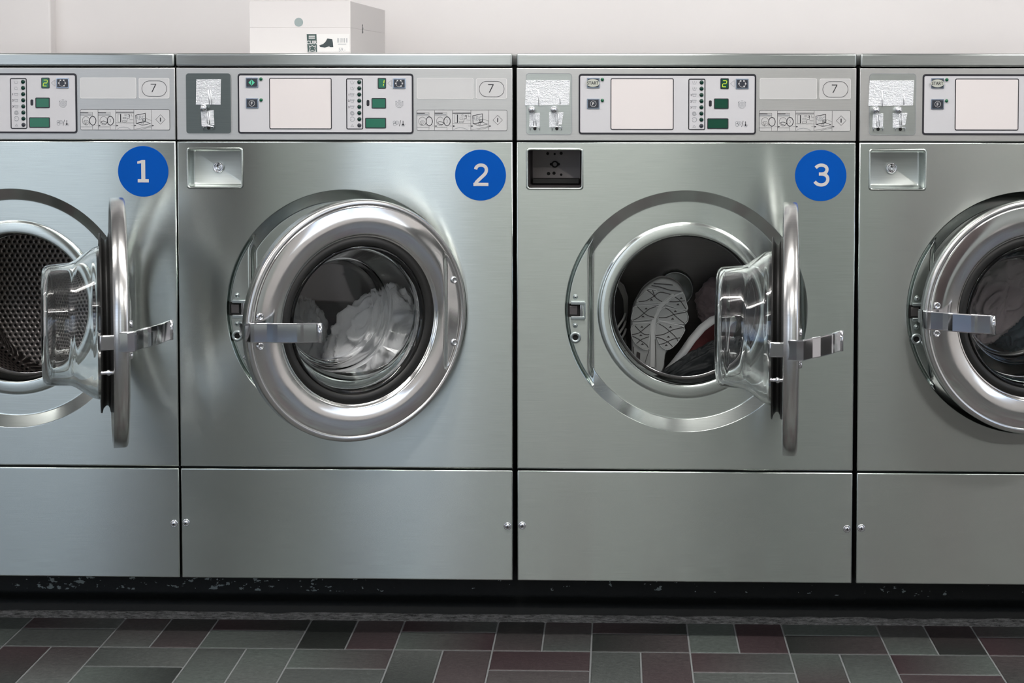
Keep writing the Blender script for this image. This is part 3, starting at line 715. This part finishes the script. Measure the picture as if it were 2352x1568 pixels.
# door: coordinates relative to the hinge pivot, closed position
DC = -(RR-.016); RD = .234; FY = -.009
def door(root, theta, off):
    n = 288
    prof = [(RD-.004, .027), (RD, .0255), (RD, .005), (RD-.0012, .0022), (RD-.0035, .0004), (RD-.0075, -.0004), (RD-.0105, .0004), (RD-.0115, .0016), (RD-.0125, .0010)]
    rr = RD-.0125
    for k in range(1, 21):
        t = k/20; r = rr+(.1675-rr)*t; prof.append((r, .0010-.0036*math.sin(PI*t)+.0015*t))
    prof += [(.1655, .006), (.1640, .0075), (.1625, .0075), (.162, .010), (.162, .020), (.172, .022), (.222, .022), (.228, .027)]
    b = MB(); vs = []; m = len(prof)
    def sst(a, b_, t): t = max(0, min(1, (t-a)/(b_-a))); return t*t*(3-2*t)
    for k in range(n):
        a = 2*PI*k/n; c, s = math.cos(a), math.sin(a)
        for j, (r, y) in enumerate(prof):
            if 9 <= j <= 28:
                x, z = r*c, r*s
                w_ = sst(.178, .192, x-.0*abs(z))*sst(.125, .10, abs(z))*sst(RD-.0115, RD-.016, r)
                y = y*(1-w_)+.0035*w_
                if abs(z) < .02 and x < -.17: pass
            vs.append((DC+r*c, FY+y, r*s))
    fA = []; fB = []
    for k in range(n):
        k2 = (k+1) % n
        for i in range(m):
            j = (i+1) % m; (fB if 6 < i < 32 else fA).append([k*m+i, k2*m+i, k2*m+j, k*m+j])
    b.add(vs, fA, RIM, True); b.add(vs, fB, POLISH, True)
    d = b.build('door', root)
    d.location = (RCX+RR-.016+off[0], -.010+off[1], RCZ+off[2]); d.rotation_euler = (0, 0, math.radians(theta))
    # gasket
    b = MB(); b.lathe([(.1625, .0085), (.146, .0105), (.144, .013), (.144, .030), (.150, .0475), (.168, .0475), (.1685, .0445), (.160, .0425), (.155, .038), (.155, .034), (.1605, .0315), (.168, .030), (.1685, .022), (.1625, .0205)], RUBBER, 128, DC, 0, FY, True); b.build('door_gasket', d)
    # glass bowl
    out = [(.1435, .0125), (.1445, .020), (.1445, .046), (.1430, .050), (.1415, .056), (.1390, .062), (.118, .092), (.1150, .098), (.1140, .103), (.1120, .136), (.1105, .143), (.1065, .1475), (.101, .149), (.06, .1495), (.0001, .1495)]
    inn = [(.0001, .1425), (.06, .1425), (.097, .142), (.1015, .140), (.1040, .135), (.1065, .102), (.1085, .094), (.112, .087), (.1325, .058), (.1355, .050), (.1370, .040), (.1375, .0125)]
    b = MB(); pr_ = (out[:-2]+[(.095, .1495)])[::-1]+([(.095, .1425)]+inn[3:])[::-1]; sg = 160; b.lathe(pr_, GLASS, sg, DC, 0, FY)
    nn_ = len(pr_)
    for i_ in (0, nn_-1): b.f.append([k*nn_+i_ for k in range(sg)]); b.fm.append(b.mi(GLASS)); b.sm.append(False)
    b.build('door_glass', d, recalc=True)
    # handle: bent chrome bar that rises off the free edge
    xe = DC-RD
    pts = [(xe+.001, .020), (xe-.003, .004), (xe+.003, -.008), (xe+.010, -.012), (xe+.034, -.024), (xe+.044, -.032), (xe+.052, -.038), (xe+.088, -.058), (xe+.095, -.061), (xe+.101, -.063), (xe+.126, -.074), (xe+.134, -.076)]
    pts = [(xe+(x-xe)*.82, y) for x, y in pts]
    b = MB(); th = .006; h = .0182
    nrm = []
    for i, p in enumerate(pts):
        a = pts[max(0, i-1)]; c = pts[min(len(pts)-1, i+1)]; t = Vector((c[0]-a[0], c[1]-a[1])).normalized(); nrm.append(Vector((t.y, -t.x)))
    sec = []
    ring = [(0, h-.002), (.0008, h-.0006), (.002, h), (th-.002, h), (th, h-.002), (th, -h+.002), (th-.002, -h), (.002, -h), (.0008, -h+.0006), (0, -h+.002)]
    vs = []
    for p, nn in zip(pts, nrm):
        for (o, z) in ring: vs.append((p[0]-nn.x*o*1, FY+p[1]-nn.y*o*1, z))
    L_ = len(ring); fs = [[i*L_+k, i*L_+(k+1) % L_, (i+1)*L_+(k+1) % L_, (i+1)*L_+k] for i in range(len(pts)-1) for k in range(L_)]
    fs += [list(range(L_))[::-1], [(len(pts)-1)*L_+k for k in range(L_)]]
    b.add(vs, fs, CHROME, False)
    # end return and the hook behind the door edge
    b.tube([(xe+.110, FY-.0755, -h), (xe+.110, FY-.0755, h)], .0042, CHROME, 14)
    b.build('handle', d)
    b = MB(); b.box(xe+.004, xe+.016, FY+.020, FY+.050, -.013, .013, CHROME, .002); b.build('latch_hook', d)
    b = MB(); b.lathe([(.0035, .022), (.0035, .032), (.0052, .034), (.0052, .037), (.003, .039), (.003, .046), (.0038, .047), (.0001, .0495)], CHROME, 16, xe+.014, -.054, FY); b.build('door_pin', d)
    for (x, z, y) in ((xe+.024, .0275, -.002), (xe+.024, -.0275, -.002), (DC+.205, .063, .0035), (DC+.205, -.063, .0035)):
        b = MB(); b.lathe([(.0072, y+.001), (.0070, y-.0022), (.0062, y-.0034), (.0050, y-.0040), (.0046, y-.0034), (.0001, y-.0034)], CHROME, 24, x, z, FY); b.build('bolt', d)
    return d

def latch(root):
    cx = at(1321, 713).x-LEFT[2]; z = at(1321, 713).z; y = .004
    b = MB(); x0 = cx-.0155
    b.box(x0, x0+.030, y-.0006, y+.001, z-.0135, z+.0135, HOLE)
    b.box(x0+.007, x0+.035, y-.006, y+.004, z+.012, z+.0185, DULLMETAL, .001); b.box(x0+.007, x0+.035, y-.006, y+.004, z-.0185, z-.012, DULLMETAL, .001)
    b.box(x0+.0255, x0+.031, y-.005, y+.003, z-.013, z+.013, CHROME, .001); b.box(x0+.033, x0+.0365, y-.005, y+.003, z-.0165, z+.0165, DULLMETAL, .001)
    b.box(x0+.004, x0+.020, y-.0012, y+.002, z-.009, z+.009, BOXIN, .001)
    l = b.build('latch', root)
    screw(l, cx+.0005, at(1321, 682).z, y, .0052, 'screw', 60); screw(l, cx, at(1321, 747.5).z, y, .0052, 'screw', 5)
    c = at(1321.5, 775.5); b = MB(); b.lathe([(.0115, y), (.0113, y-.0022), (.0095, y-.003), (.0060, y-.003), (.0058, y+.012), (.0001, y+.012)], DULLMETAL, 28, c.x-LEFT[2], c.z)
    b.disc(c.x-LEFT[2], c.z, .0056, y-.001, HOLE, 20); b.build('pin_socket', l)

DD = .40                                    # how far back the drum wall is
def drum(root, perforated, hub=False):
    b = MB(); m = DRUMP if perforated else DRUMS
    b.lathe([(.1488, .049), (.152, .055), (.152, .064), (.146, .068)], RUBBER, 128, RCX, RCZ)
    b.build('drum_gasket', root)
    b = MB()
    b.lathe([(.150, .069), (.1465, .068), (.1450, .070), (.1455, .073), (.150, .075)], CHROME, 128, RCX, RCZ)
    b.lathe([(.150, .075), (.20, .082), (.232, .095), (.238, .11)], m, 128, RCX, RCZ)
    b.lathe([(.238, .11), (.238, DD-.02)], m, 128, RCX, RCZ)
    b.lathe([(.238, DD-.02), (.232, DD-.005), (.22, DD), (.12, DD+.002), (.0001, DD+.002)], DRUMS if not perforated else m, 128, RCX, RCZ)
    # three lifter ribs
    for a in (200, 320, 80):
        ca, sa = math.cos(math.radians(a)), math.sin(math.radians(a)); vs = []
        for y in (.115, DD-.03):
            for (t, h) in ((-.035, 0), (-.015, .032), (.015, .032), (.035, 0)):
                r = .237-h; vs.append((RCX+ca*r-sa*t, y, RCZ+sa*r+ca*t))
        b.add(vs, [[0, 1, 5, 4], [1, 2, 6, 5], [2, 3, 7, 6], [0, 3, 2, 1], [4, 5, 6, 7]], m)
    def uv(co):
        x, z = co.x-RCX, co.z-RCZ; r = math.hypot(x, z)
        if r < .225 and co.y > .3: return (x+.0, z)
        a = math.atan2(z, x); return (a*.238, co.y+r*.5, 2*PI*.238)
    d = b.build('drum', root, uv=uv)
    if hub:
        c = at(1551, 662, DD-.02); hx, hz = c.x-LEFT[2], c.z
        b = MB(); b.lathe([(.041, .03), (.0405, -.004), (.0385, -.006), (.0365, -.004), (.020, .012), (.008, .024), (.0001, .026)], HUB, 64, hx, hz, DD-.034); b.build('drum_hub', d)
    return d

LABELS = ['stainless steel washing machine numbered 1, door open on an empty perforated drum',
          'stainless steel washing machine numbered 2, glass door ajar with white laundry inside',
          'stainless steel washing machine numbered 3, door open with sneakers in the drum',
          'stainless steel washing machine at the right edge, without a number, closest to the frame side']
LABELS[3] = 'unnumbered stainless steel washing machine at the right edge with its round door nearly shut'
THETA = [109.7, 36.3, 84, 8.5]; OFFS = [(-.009, 0, .0125), (.010, -.006, .0045), (-.019, 0, .0085), (.001, 0, 0)]
roots = []
for idx in range(4):
    X0 = LEFT[idx]
    root = empty('washing_machine', (X0, 0, 0), LABELS[idx], 'washing machine', 'washing machines in a row'); roots.append(root)
    # cabinet shell, open at the front
    b = MB(); t = .002; y0, y1 = .010, .66
    for d in ((0.001, t+.001, y0, y1, Z_L0, ZT-.012), (W-t-.001, W-.001, y0, y1, Z_L0, ZT-.012), (t, W-t, y1-t, y1, Z_L0, ZT-.012), (t, W-t, y0, y1, Z_L0, Z_L0+t), (t, W-t, y0, y1, ZT-.02, ZT-.012),
              (t, W-t, y0+.004, y0+.01, Z_C0-.004, Z_C0+.004), (t, W-t, y0+.004, y0+.01, Z_L1-.004, Z_F0+.004)):
        b.box(*d, STEEL if False else DULLMETAL if d[0] < .0 else DARKIN)
    b.build('cabinet', root)
    b = MB(); b.box(0, W, -.004, .67, Z_LID0, ZT, STEEL_LID, .004, 4)
    if idx == 2:                             # the sheet of this lid is slightly buckled
        xa = at(1588, 122, .15).x-X0; xb = at(1800, 122, .15).x-X0
        vs = []; n = 24
        for j in range(9):
            for i in range(n+1): u = i/n; v = j/8; vs.append((xa+(xb-xa)*u, .10+.10*v, ZT-.0005+.0030*math.sin(PI*u**.6)*math.sin(PI*v)))
        b.add(vs, [[j*(n+1)+i, j*(n+1)+i+1, (j+1)*(n+1)+i+1, (j+1)*(n+1)+i] for j in range(8) for i in range(n)], STEEL_LID, True)
    b.build('lid', root)
    control_panel(root, idx); coin_plate(root, idx)
    fp = bpy.data.objects.new('front_panel', front_me); COL.objects.link(fp); fp.parent = root
    coin_box(root, idx)
    lp = bx_plate('lower_panel', root, 0.0005, W-.0005, Z_L0, Z_L1, STEEL, 0, .014, .0025)
    zs = at(1169, 1208).z
    for x, r in ((.0105, 30), (W-.0115, 70)): screw(lp, x, zs+(.002 if x < .1 else -.0), 0, .0078, 'screw', r+idx*17)
    if idx < 3:
        c = at(*((329, 393.5), (1103.7, 402), (1885, 403))[idx]); cx, cz = c.x-X0, c.z
        b = MB(); b.lathe([(.0001, -.0010), (.0514, -.0010), (.0516, -.0004), (.0516, .0004)], BLUE, 96, cx, cz, smooth=False)
        numeral(b, '123'[idx], cx+(0, .0008, .0015)[idx]+.0, cz+(0.0004, .0008, .0012)[idx], -.0013); b.build('number_sticker', fp)
    latch(root)
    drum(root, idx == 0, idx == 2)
    door(root, THETA[idx], OFFS[idx])
print('LEFT', LEFT, 'RC', RCX, RCZ, 'Z', Z_LID0, Z_C1, Z_C0, Z_F1, Z_F0, Z_L1)

# ------------------------------------------------------------------ shoe box on the second machine
x0 = at(573, 60, .15).x; x1 = at(805, 60, .15).x; zt = at(700, 2.5, .15).z; zb = ZT
bxo = empty('shoe_box', ((x0+x1)/2, .15, zb), 'white cardboard shoe box with a boot label, standing on the second washing machine', 'box')
w2 = (x1-x0)/2; hh = zt-zb
b = MB(); b.box(-w2, w2, .0005, .477, 0.0005, hh-.056, CARTON, .0004); c = at(686, 51, .15); cx, cz = c.x-(x0+x1)/2, c.z-zb
b.build('box_body', bxo)
b = MB(); z_l = hh-.055
b.box(-w2, w2, 0.0005, .477, z_l-.0008, hh, CARTON, .0004)
lid_ = b.build('box_lid', bxo); 
b = MB()
# finger hole as a flat disc, the shade inside it put into the colour
b.lathe([(.0093, .0004), (.0092, .0001), (.0001, .0)], mat('finger_hole_shade', (.30, .36, .36), .8), 28, cx, cz, 0, smooth=False); b.build('finger_hole_shade', bxo)
def bq(px, py): p = at(px, py, .15); return (p.x-(x0+x1)/2, p.z-zb)
b = MB()
def pr(pts, y, m): 
    P_ = [bq(*p) for p in pts]; b.prism(P_, y-.0002, y+.0003, m)
def z5(x, y): return (500+x/4.704, y/4.704)
pr([z5(962, 368), z5(1425, 366), z5(1428, 561), z5(972, 563)], -.0002, mat('label_paper', (.74, .73, .72), .5))
pr([z5(962, 368), z5(1068, 368), z5(1075, 561), z5(974, 563)], -.0006, LABELD)
pr([z5(1096, 492), z5(1140, 475), z5(1165, 452), z5(1186, 415), z5(1238, 424), z5(1245, 460), z5(1250, 508), z5(1218, 510), z5(1205, 500), z5(1160, 514), z5(1110, 508)], -.0006, BOOT)
c = bq(*z5(1018, 458)); b.text('CUIR', c[0], c[1], .0075, -.0009, PRINTLIGHT, .95, .03)
for yy in (392, 412): pr([z5(985, yy-6), z5(1052, yy-6), z5(1052, yy+6), z5(985, yy+6)], -.0008, PRINTLIGHT)
b.ribbon([bq(*z5(*p)) for p in ((990, 495), (1005, 505), (1022, 490), (1040, 505), (1058, 495), (1050, 525), (1060, 555), (1022, 548), (988, 556), (1000, 525))], .0012, -.0009, PRINTLIGHT, True)
for k, x in enumerate((1292, 1302, 1322, 1331, 1345, 1362, 1370, 1388, 1400)): pr([z5(x, 412), z5(x+(5 if k % 2 else 3), 412), z5(x+(5 if k % 2 else 3), 460), z5(x, 460)], -.0006, GREYPRINT)
pr([z5(1300, 474), z5(1390, 474), z5(1390, 480), z5(1300, 480)], -.0006, GREYPRINT)
c = bq(*z5(1345, 535)); b.text('59.-', c[0], c[1], .0075, -.0006, GREYPRINT, .9)
b.build('box_label', bxo)
b = MB(); p = at(851, 66, .30)
cz = p.z-zb
vs = [(w2+.0003, .30-.15+dy, cz+dz) for dy, dz in ((-.008, -.011), (.010, -.009), (.006, -.003), (.011, .001), (.004, .004), (.006, .010), (-.006, .009), (-.003, .001))]
b.add(vs, [list(range(len(vs)))], BOOT); b.build('printed_mark', bxo)

# ------------------------------------------------------------------ laundry
def lump(name, c, rad, rot, seed, m, amp=.35, freq=2.0, sub=6, flat=1.0):
    bm = bmesh.new(); bmesh.ops.create_icosphere(bm, subdivisions=sub, radius=1)
    R_ = Euler([math.radians(a) for a in rot]).to_matrix(); off = Vector((seed*3.1, seed*1.7, seed*.9))
    for v in bm.verts:
        p = v.co.copy(); wv = Vector((noise.noise(p*1.1+off), noise.noise(p*1.1+off+Vector((5, 5, 5))), noise.noise(p*1.1-off)))
        w_ = p*freq+wv*1.3+off
        rd = 1-abs(noise.noise(Vector((w_.x*1.0, w_.y*1.6, w_.z*.6))))*2
        rd2 = 1-abs(noise.noise(w_*2.3))*2
        s_ = 1+amp*(.55*rd+.25*rd2-.45)+.3*noise.noise(p*.9+off)
        q_ = p*s_; v.co = R_@Vector((q_.x*rad[0], q_.y*rad[1], q_.z*rad[2]))+Vector(c)
    b = MB(); bm.verts.index_update(); b.add([v.co.copy() for v in bm.verts], [[v.index for v in f.verts] for f in bm.faces], m, True); bm.free()
    return b.build(name)
def pt(px, py, Y): p = at(px, py, Y); return (p.x, p.y, p.z)
tag(lump('white_towel', pt(880, 800, .20), (.10, .055, .14), (0, 28, 0), 1, TOWEL, .5, 1.7), 'crumpled white towel behind the glass door of machine 2', 'towel')
tag(lump('grey_garment', pt(690, 790, .255), (.055, .04, .11), (0, -10, 0), 2, GREYCLOTH, .5), 'light grey garment at the left inside the drum of machine 2', 'clothes')
tag(lump('dark_garment', pt(790, 860, .335), (.13, .045, .06), (0, 0, 0), 3, DARKCLOTH, .5), 'dark garment low in the drum of machine 2, behind the white towel', 'clothes')
tag(lump('blue_garment', pt(945, 745, .25), (.05, .04, .045), (0, 0, 0), 8, TEAL, .4), 'blue cloth beside the white towel in machine 2', 'clothes')
tag(lump('pale_garment', pt(2290, 690, .20), (.06, .04, .11), (0, 35, 0), 4, PINKCLOTH, .5), 'pale pinkish garment behind the door glass of the rightmost machine', 'clothes')
tag(lump('blue_grey_garment', pt(2330, 700, .24), (.09, .05, .08), (0, 10, 0), 5, DENIM, .5), 'blue grey garment behind the pale one in the rightmost machine', 'clothes')
tag(lump('black_trousers', pt(1612, 850, .118), (.105, .030, .046), (0, -30, 0), 6, BLACKNYLON, .30, 1.7), 'black nylon trousers heaped at the front of the drum of machine 3', 'trousers')
tag(lump('pinkish_garment', pt(1652, 700, .27), (.05, .04, .065), (0, 6, 0), 12, DUSKY, .3, 1.3), 'pinkish grey cloth at the right inside the drum of machine 3', 'clothes')

# ---- sneakers in machine 3
def z4(x, y, Y=.13): p = at(1370+x/4.126, 520+y/4.126, Y); return (p.x, p.z)
SH = empty('sneaker', pt(1510, 860, .13), 'grey sneaker showing its whole patterned sole, upright in the drum of machine 3', 'shoe', 'sneakers in the drum')
def rel(pts, Y=.13): o = SH.location; return [(z4(x, y, Y)[0]-o.x, z4(x, y, Y)[1]-o.z) for x, y in pts]
outl = smooth([(560, 505), (620, 488), (700, 500), (770, 538), (820, 600), (850, 690), (862, 790), (850, 900), (815, 1000), (765, 1090), (700, 1150), (660, 1200), (645, 1270), (640, 1340), (600, 1420), (520, 1450), (430, 1400), (345, 1300), (332, 1200), (328, 1080), (322, 960), (332, 840), (358, 740), (395, 665), (440, 595), (490, 548)])
cxs = sum(p[0] for p in outl)/len(outl); cys = sum(p[1] for p in outl)/len(outl)
b = MB()
def shrink(k): return rel([(cxs+(x-cxs)*k, cys+(y-cys)*k) for x, y in outl])
lay = [(.93, 0), (.985, .002), (1.0, .007), (1.0, .020), (.96, .024)]
vs = []; n = len(outl)
for k, y in lay: vs += [(x, y, z) for x, z in shrink(k)]
b.add(vs, [[j*n+i, (j+1)*n+i, (j+1)*n+(i+1) % n, j*n+(i+1) % n] for j in range(len(lay)-1) for i in range(n)], SOLE, True)
b.add([(x, 0, z) for x, z in shrink(.93)], [list(range(n))], SOLE)
def grv(pts, wd=.0016, m=SOLEDARK, y=-.0034, cl=False): b.ribbon(rel(smooth(pts, 4, cl)), wd, y, m, cl)
PADS = [[(495, 592), (600, 608), (700, 632), (640, 690), (610, 708), (390, 706), (430, 640)],
        [(725, 660), (815, 618), (845, 700), (852, 782), (680, 735), (672, 710)],
        [(372, 742), (570, 742), (578, 770), (545, 850), (500, 868), (340, 880), (345, 800)],
        [(640, 755), (700, 760), (855, 805), (845, 910), (700, 895), (600, 880), (580, 850), (600, 790)],
        [(338, 925), (500, 908), (515, 935), (500, 1060), (488, 1155), (420, 1140), (345, 1060)],
        [(570, 905), (640, 905), (828, 942), (800, 1040), (740, 1120), (680, 1158), (620, 1135), (575, 1050), (556, 980)]]
for pd in PADS:
    p = smooth(pd, 3); P_ = rel(p); mx_ = sum(t[0] for t in P_)/len(P_); mz_ = sum(t[1] for t in P_)/len(P_)
    b.prism([(mx_+(x-mx_)*.96, mz_+(z-mz_)*.96) for x, z in P_], -.003, .001, SOLE, SOLEDARK)
    b.ribbon(rel(p), .0012, -.0032, SOLELIGHT, True)
for g_ in ([(530, 590), (560, 660), (620, 700)], [(400, 700), (470, 690), (540, 650), (600, 610), (700, 630)], [(480, 590), (520, 620), (560, 660)],
           [(385, 745), (430, 790), (480, 830), (545, 850)], [(345, 878), (400, 850), (450, 810), (500, 770), (565, 745)], [(590, 852), (660, 850), (740, 820), (850, 800)], [(650, 758), (700, 790), (760, 850), (835, 910)],
           [(365, 930), (400, 970), (450, 1010), (500, 1015)], [(335, 1015), (400, 1000), (450, 960), (505, 915)], [(340, 1030), (400, 1060), (470, 1110), (490, 1140)], [(380, 1100), (430, 1060), (500, 1035)],
           [(590, 912), (640, 940), (700, 990), (750, 1040), (770, 1075)], [(560, 1025), (640, 1010), (720, 970), (825, 945)], [(565, 1040), (620, 1055), (680, 1090), (720, 1130)], [(590, 1110), (650, 1095), (720, 1060), (790, 1045)],
           [(740, 655), (790, 690), (845, 770)], [(690, 700), (760, 700), (835, 690)], [(520, 545), (600, 560), (700, 590), (800, 600)], [(540, 525), (620, 530), (720, 540)]):
    grv(g_, .0017)
for (x, y) in ((520, 680), (470, 765), (440, 840), (745, 790), (720, 862), (800, 665), (770, 725), (430, 940), (435, 1105), (700, 940), (660, 1115), (420, 1020), (680, 1035)):
    P_ = rel([(x-16, y+8), (x+16, y+8), (x, y-10)]); b.add([(a, -.0036, c) for a, c in P_], [[0, 1, 2]], SOLEDARK)
# centre spine and arch
grv([(735, 640), (650, 700), (590, 770), (548, 860), (535, 960), (535, 1100), (530, 1330)], .009, SOLELIGHT, -.0012)
grv([(555, 1060), (560, 1200), (562, 1330)], .0012); grv([(500, 1160), (470, 1250), (450, 1330)], .0012); grv([(350, 1130), (360, 1230), (420, 1330)], .0016)
b.prism(rel([(382, 1180), (415, 1195), (412, 1285), (375, 1260)]), -.002, .001, SOLEDARK)
grv([(345, 905), (440, 900), (520, 895)], .002, SOLELIGHT, -.003); grv([(380, 722), (500, 722), (600, 722), (660, 690), (740, 640), (820, 610)], .002, SOLELIGHT, -.003); grv([(580, 885), (700, 905), (830, 935)], .002, SOLELIGHT, -.003); grv([(485, 575), (560, 585), (570, 600)], .0022, SOLELIGHT, -.0035)
b.build('sole', SH)
b = MB(); vs = []
for k, y in [(.97, .020), (1.0, .035), (.93, .06), (.75, .085), (.4, .10), (.02, .105)]: vs += [(x, y, z) for x, z in shrink(k)]
b.add(vs, [[j*n+i, (j+1)*n+i, (j+1)*n+(i+1) % n, j*n+(i+1) % n] for j in range(5) for i in range(n)], SHOEGREY, True); b.build('upper', SH)
SH.rotation_euler = (math.radians(4), 0, 0)

def side_shoe(loc, rot, sc_, upper, sole, label, stripe=None):
    """sneaker in profile: sole along x, toe at +x"""
    e = empty('sneaker', loc, label, 'shoe', 'sneakers in the drum'); e.rotation_euler = [math.radians(a) for a in rot]; e.scale = (sc_,)*3
    prof = [(-.13, 0, .032, .060), (-.115, 0, .036, .092), (-.08, 0, .036, .098), (-.04, .002, .034, .088), (0, .002, .036, .074), (.04, .001, .042, .060), (.08, .003, .044, .052), (.115, .010, .036, .044), (.135, .018, .018, .036)]
    b = MB(); vs = []; K = 20
    for (x, z0, hw, zt) in prof:
        for k in range(K):
            a = 2*PI*k/K; y = hw*math.cos(a)*(1 if math.sin(a) < 0 else 1-.45*math.sin(a)); z = z0+.012+(zt-z0-.012)*max(0, math.sin(a)) if math.sin(a) > 0 else z0+.012
            vs.append((x, y, z))
    b.add(vs, [[i*K+k, (i+1)*K+k, (i+1)*K+(k+1) % K, i*K+(k+1) % K] for i in range(len(prof)-1) for k in range(K)]+[list(range(K)), [(len(prof)-1)*K+k for k in range(K)][::-1]], upper, True)
    b.build('upper', e)
    b = MB(); vs = []
    for (x, z0, hw, zt) in prof:
        hw += .003; vs += [(x*1.02, -hw, z0), (x*1.02, -hw-.001, z0+.020), (x*1.02, hw+.001, z0+.020), (x*1.02, hw, z0)]
    b.add(vs, [[i*4+k, i*4+(k+1) % 4, (i+1)*4+(k+1) % 4, (i+1)*4+k] for i in range(len(prof)-1) for k in range(4)]+[[0, 3, 2, 1], [32, 33, 34, 35]], sole, True); b.build('sole', e)
    if stripe:
        b = MB()
        for k in range(3):
            for s in (-1, 1):
                b.tube([(-.03+k*.022, s*.030, .078-k*.006), (-.012+k*.022, s*.041, .04), (-.002+k*.022, s*.043, .024)], .0035, stripe, 6)
        b.build('stripes', e)
    return e
side_shoe(pt(1408, 745, .235), (0, -100, 75), .8, SHOEDARK, SHOEGREY, 'dark sneaker with pale stripes at the left inside the drum of machine 3', SHOEWHITE)
bs = side_shoe(pt(1570, 806, .19), (0, 0, 0), .8, BURG, SHOEWHITE, 'burgundy sneaker with a white sole, half under the black trousers in machine 3')

X_ = Vector((.62, .05, .78)).normalized(); Z_ = Vector((.75, -.42, -.5)); Z_ = (Z_-X_*Z_.dot(X_)).normalized(); Y_ = Z_.cross(X_)
bs.rotation_euler = Matrix((X_, Y_, Z_)).transposed().to_euler()
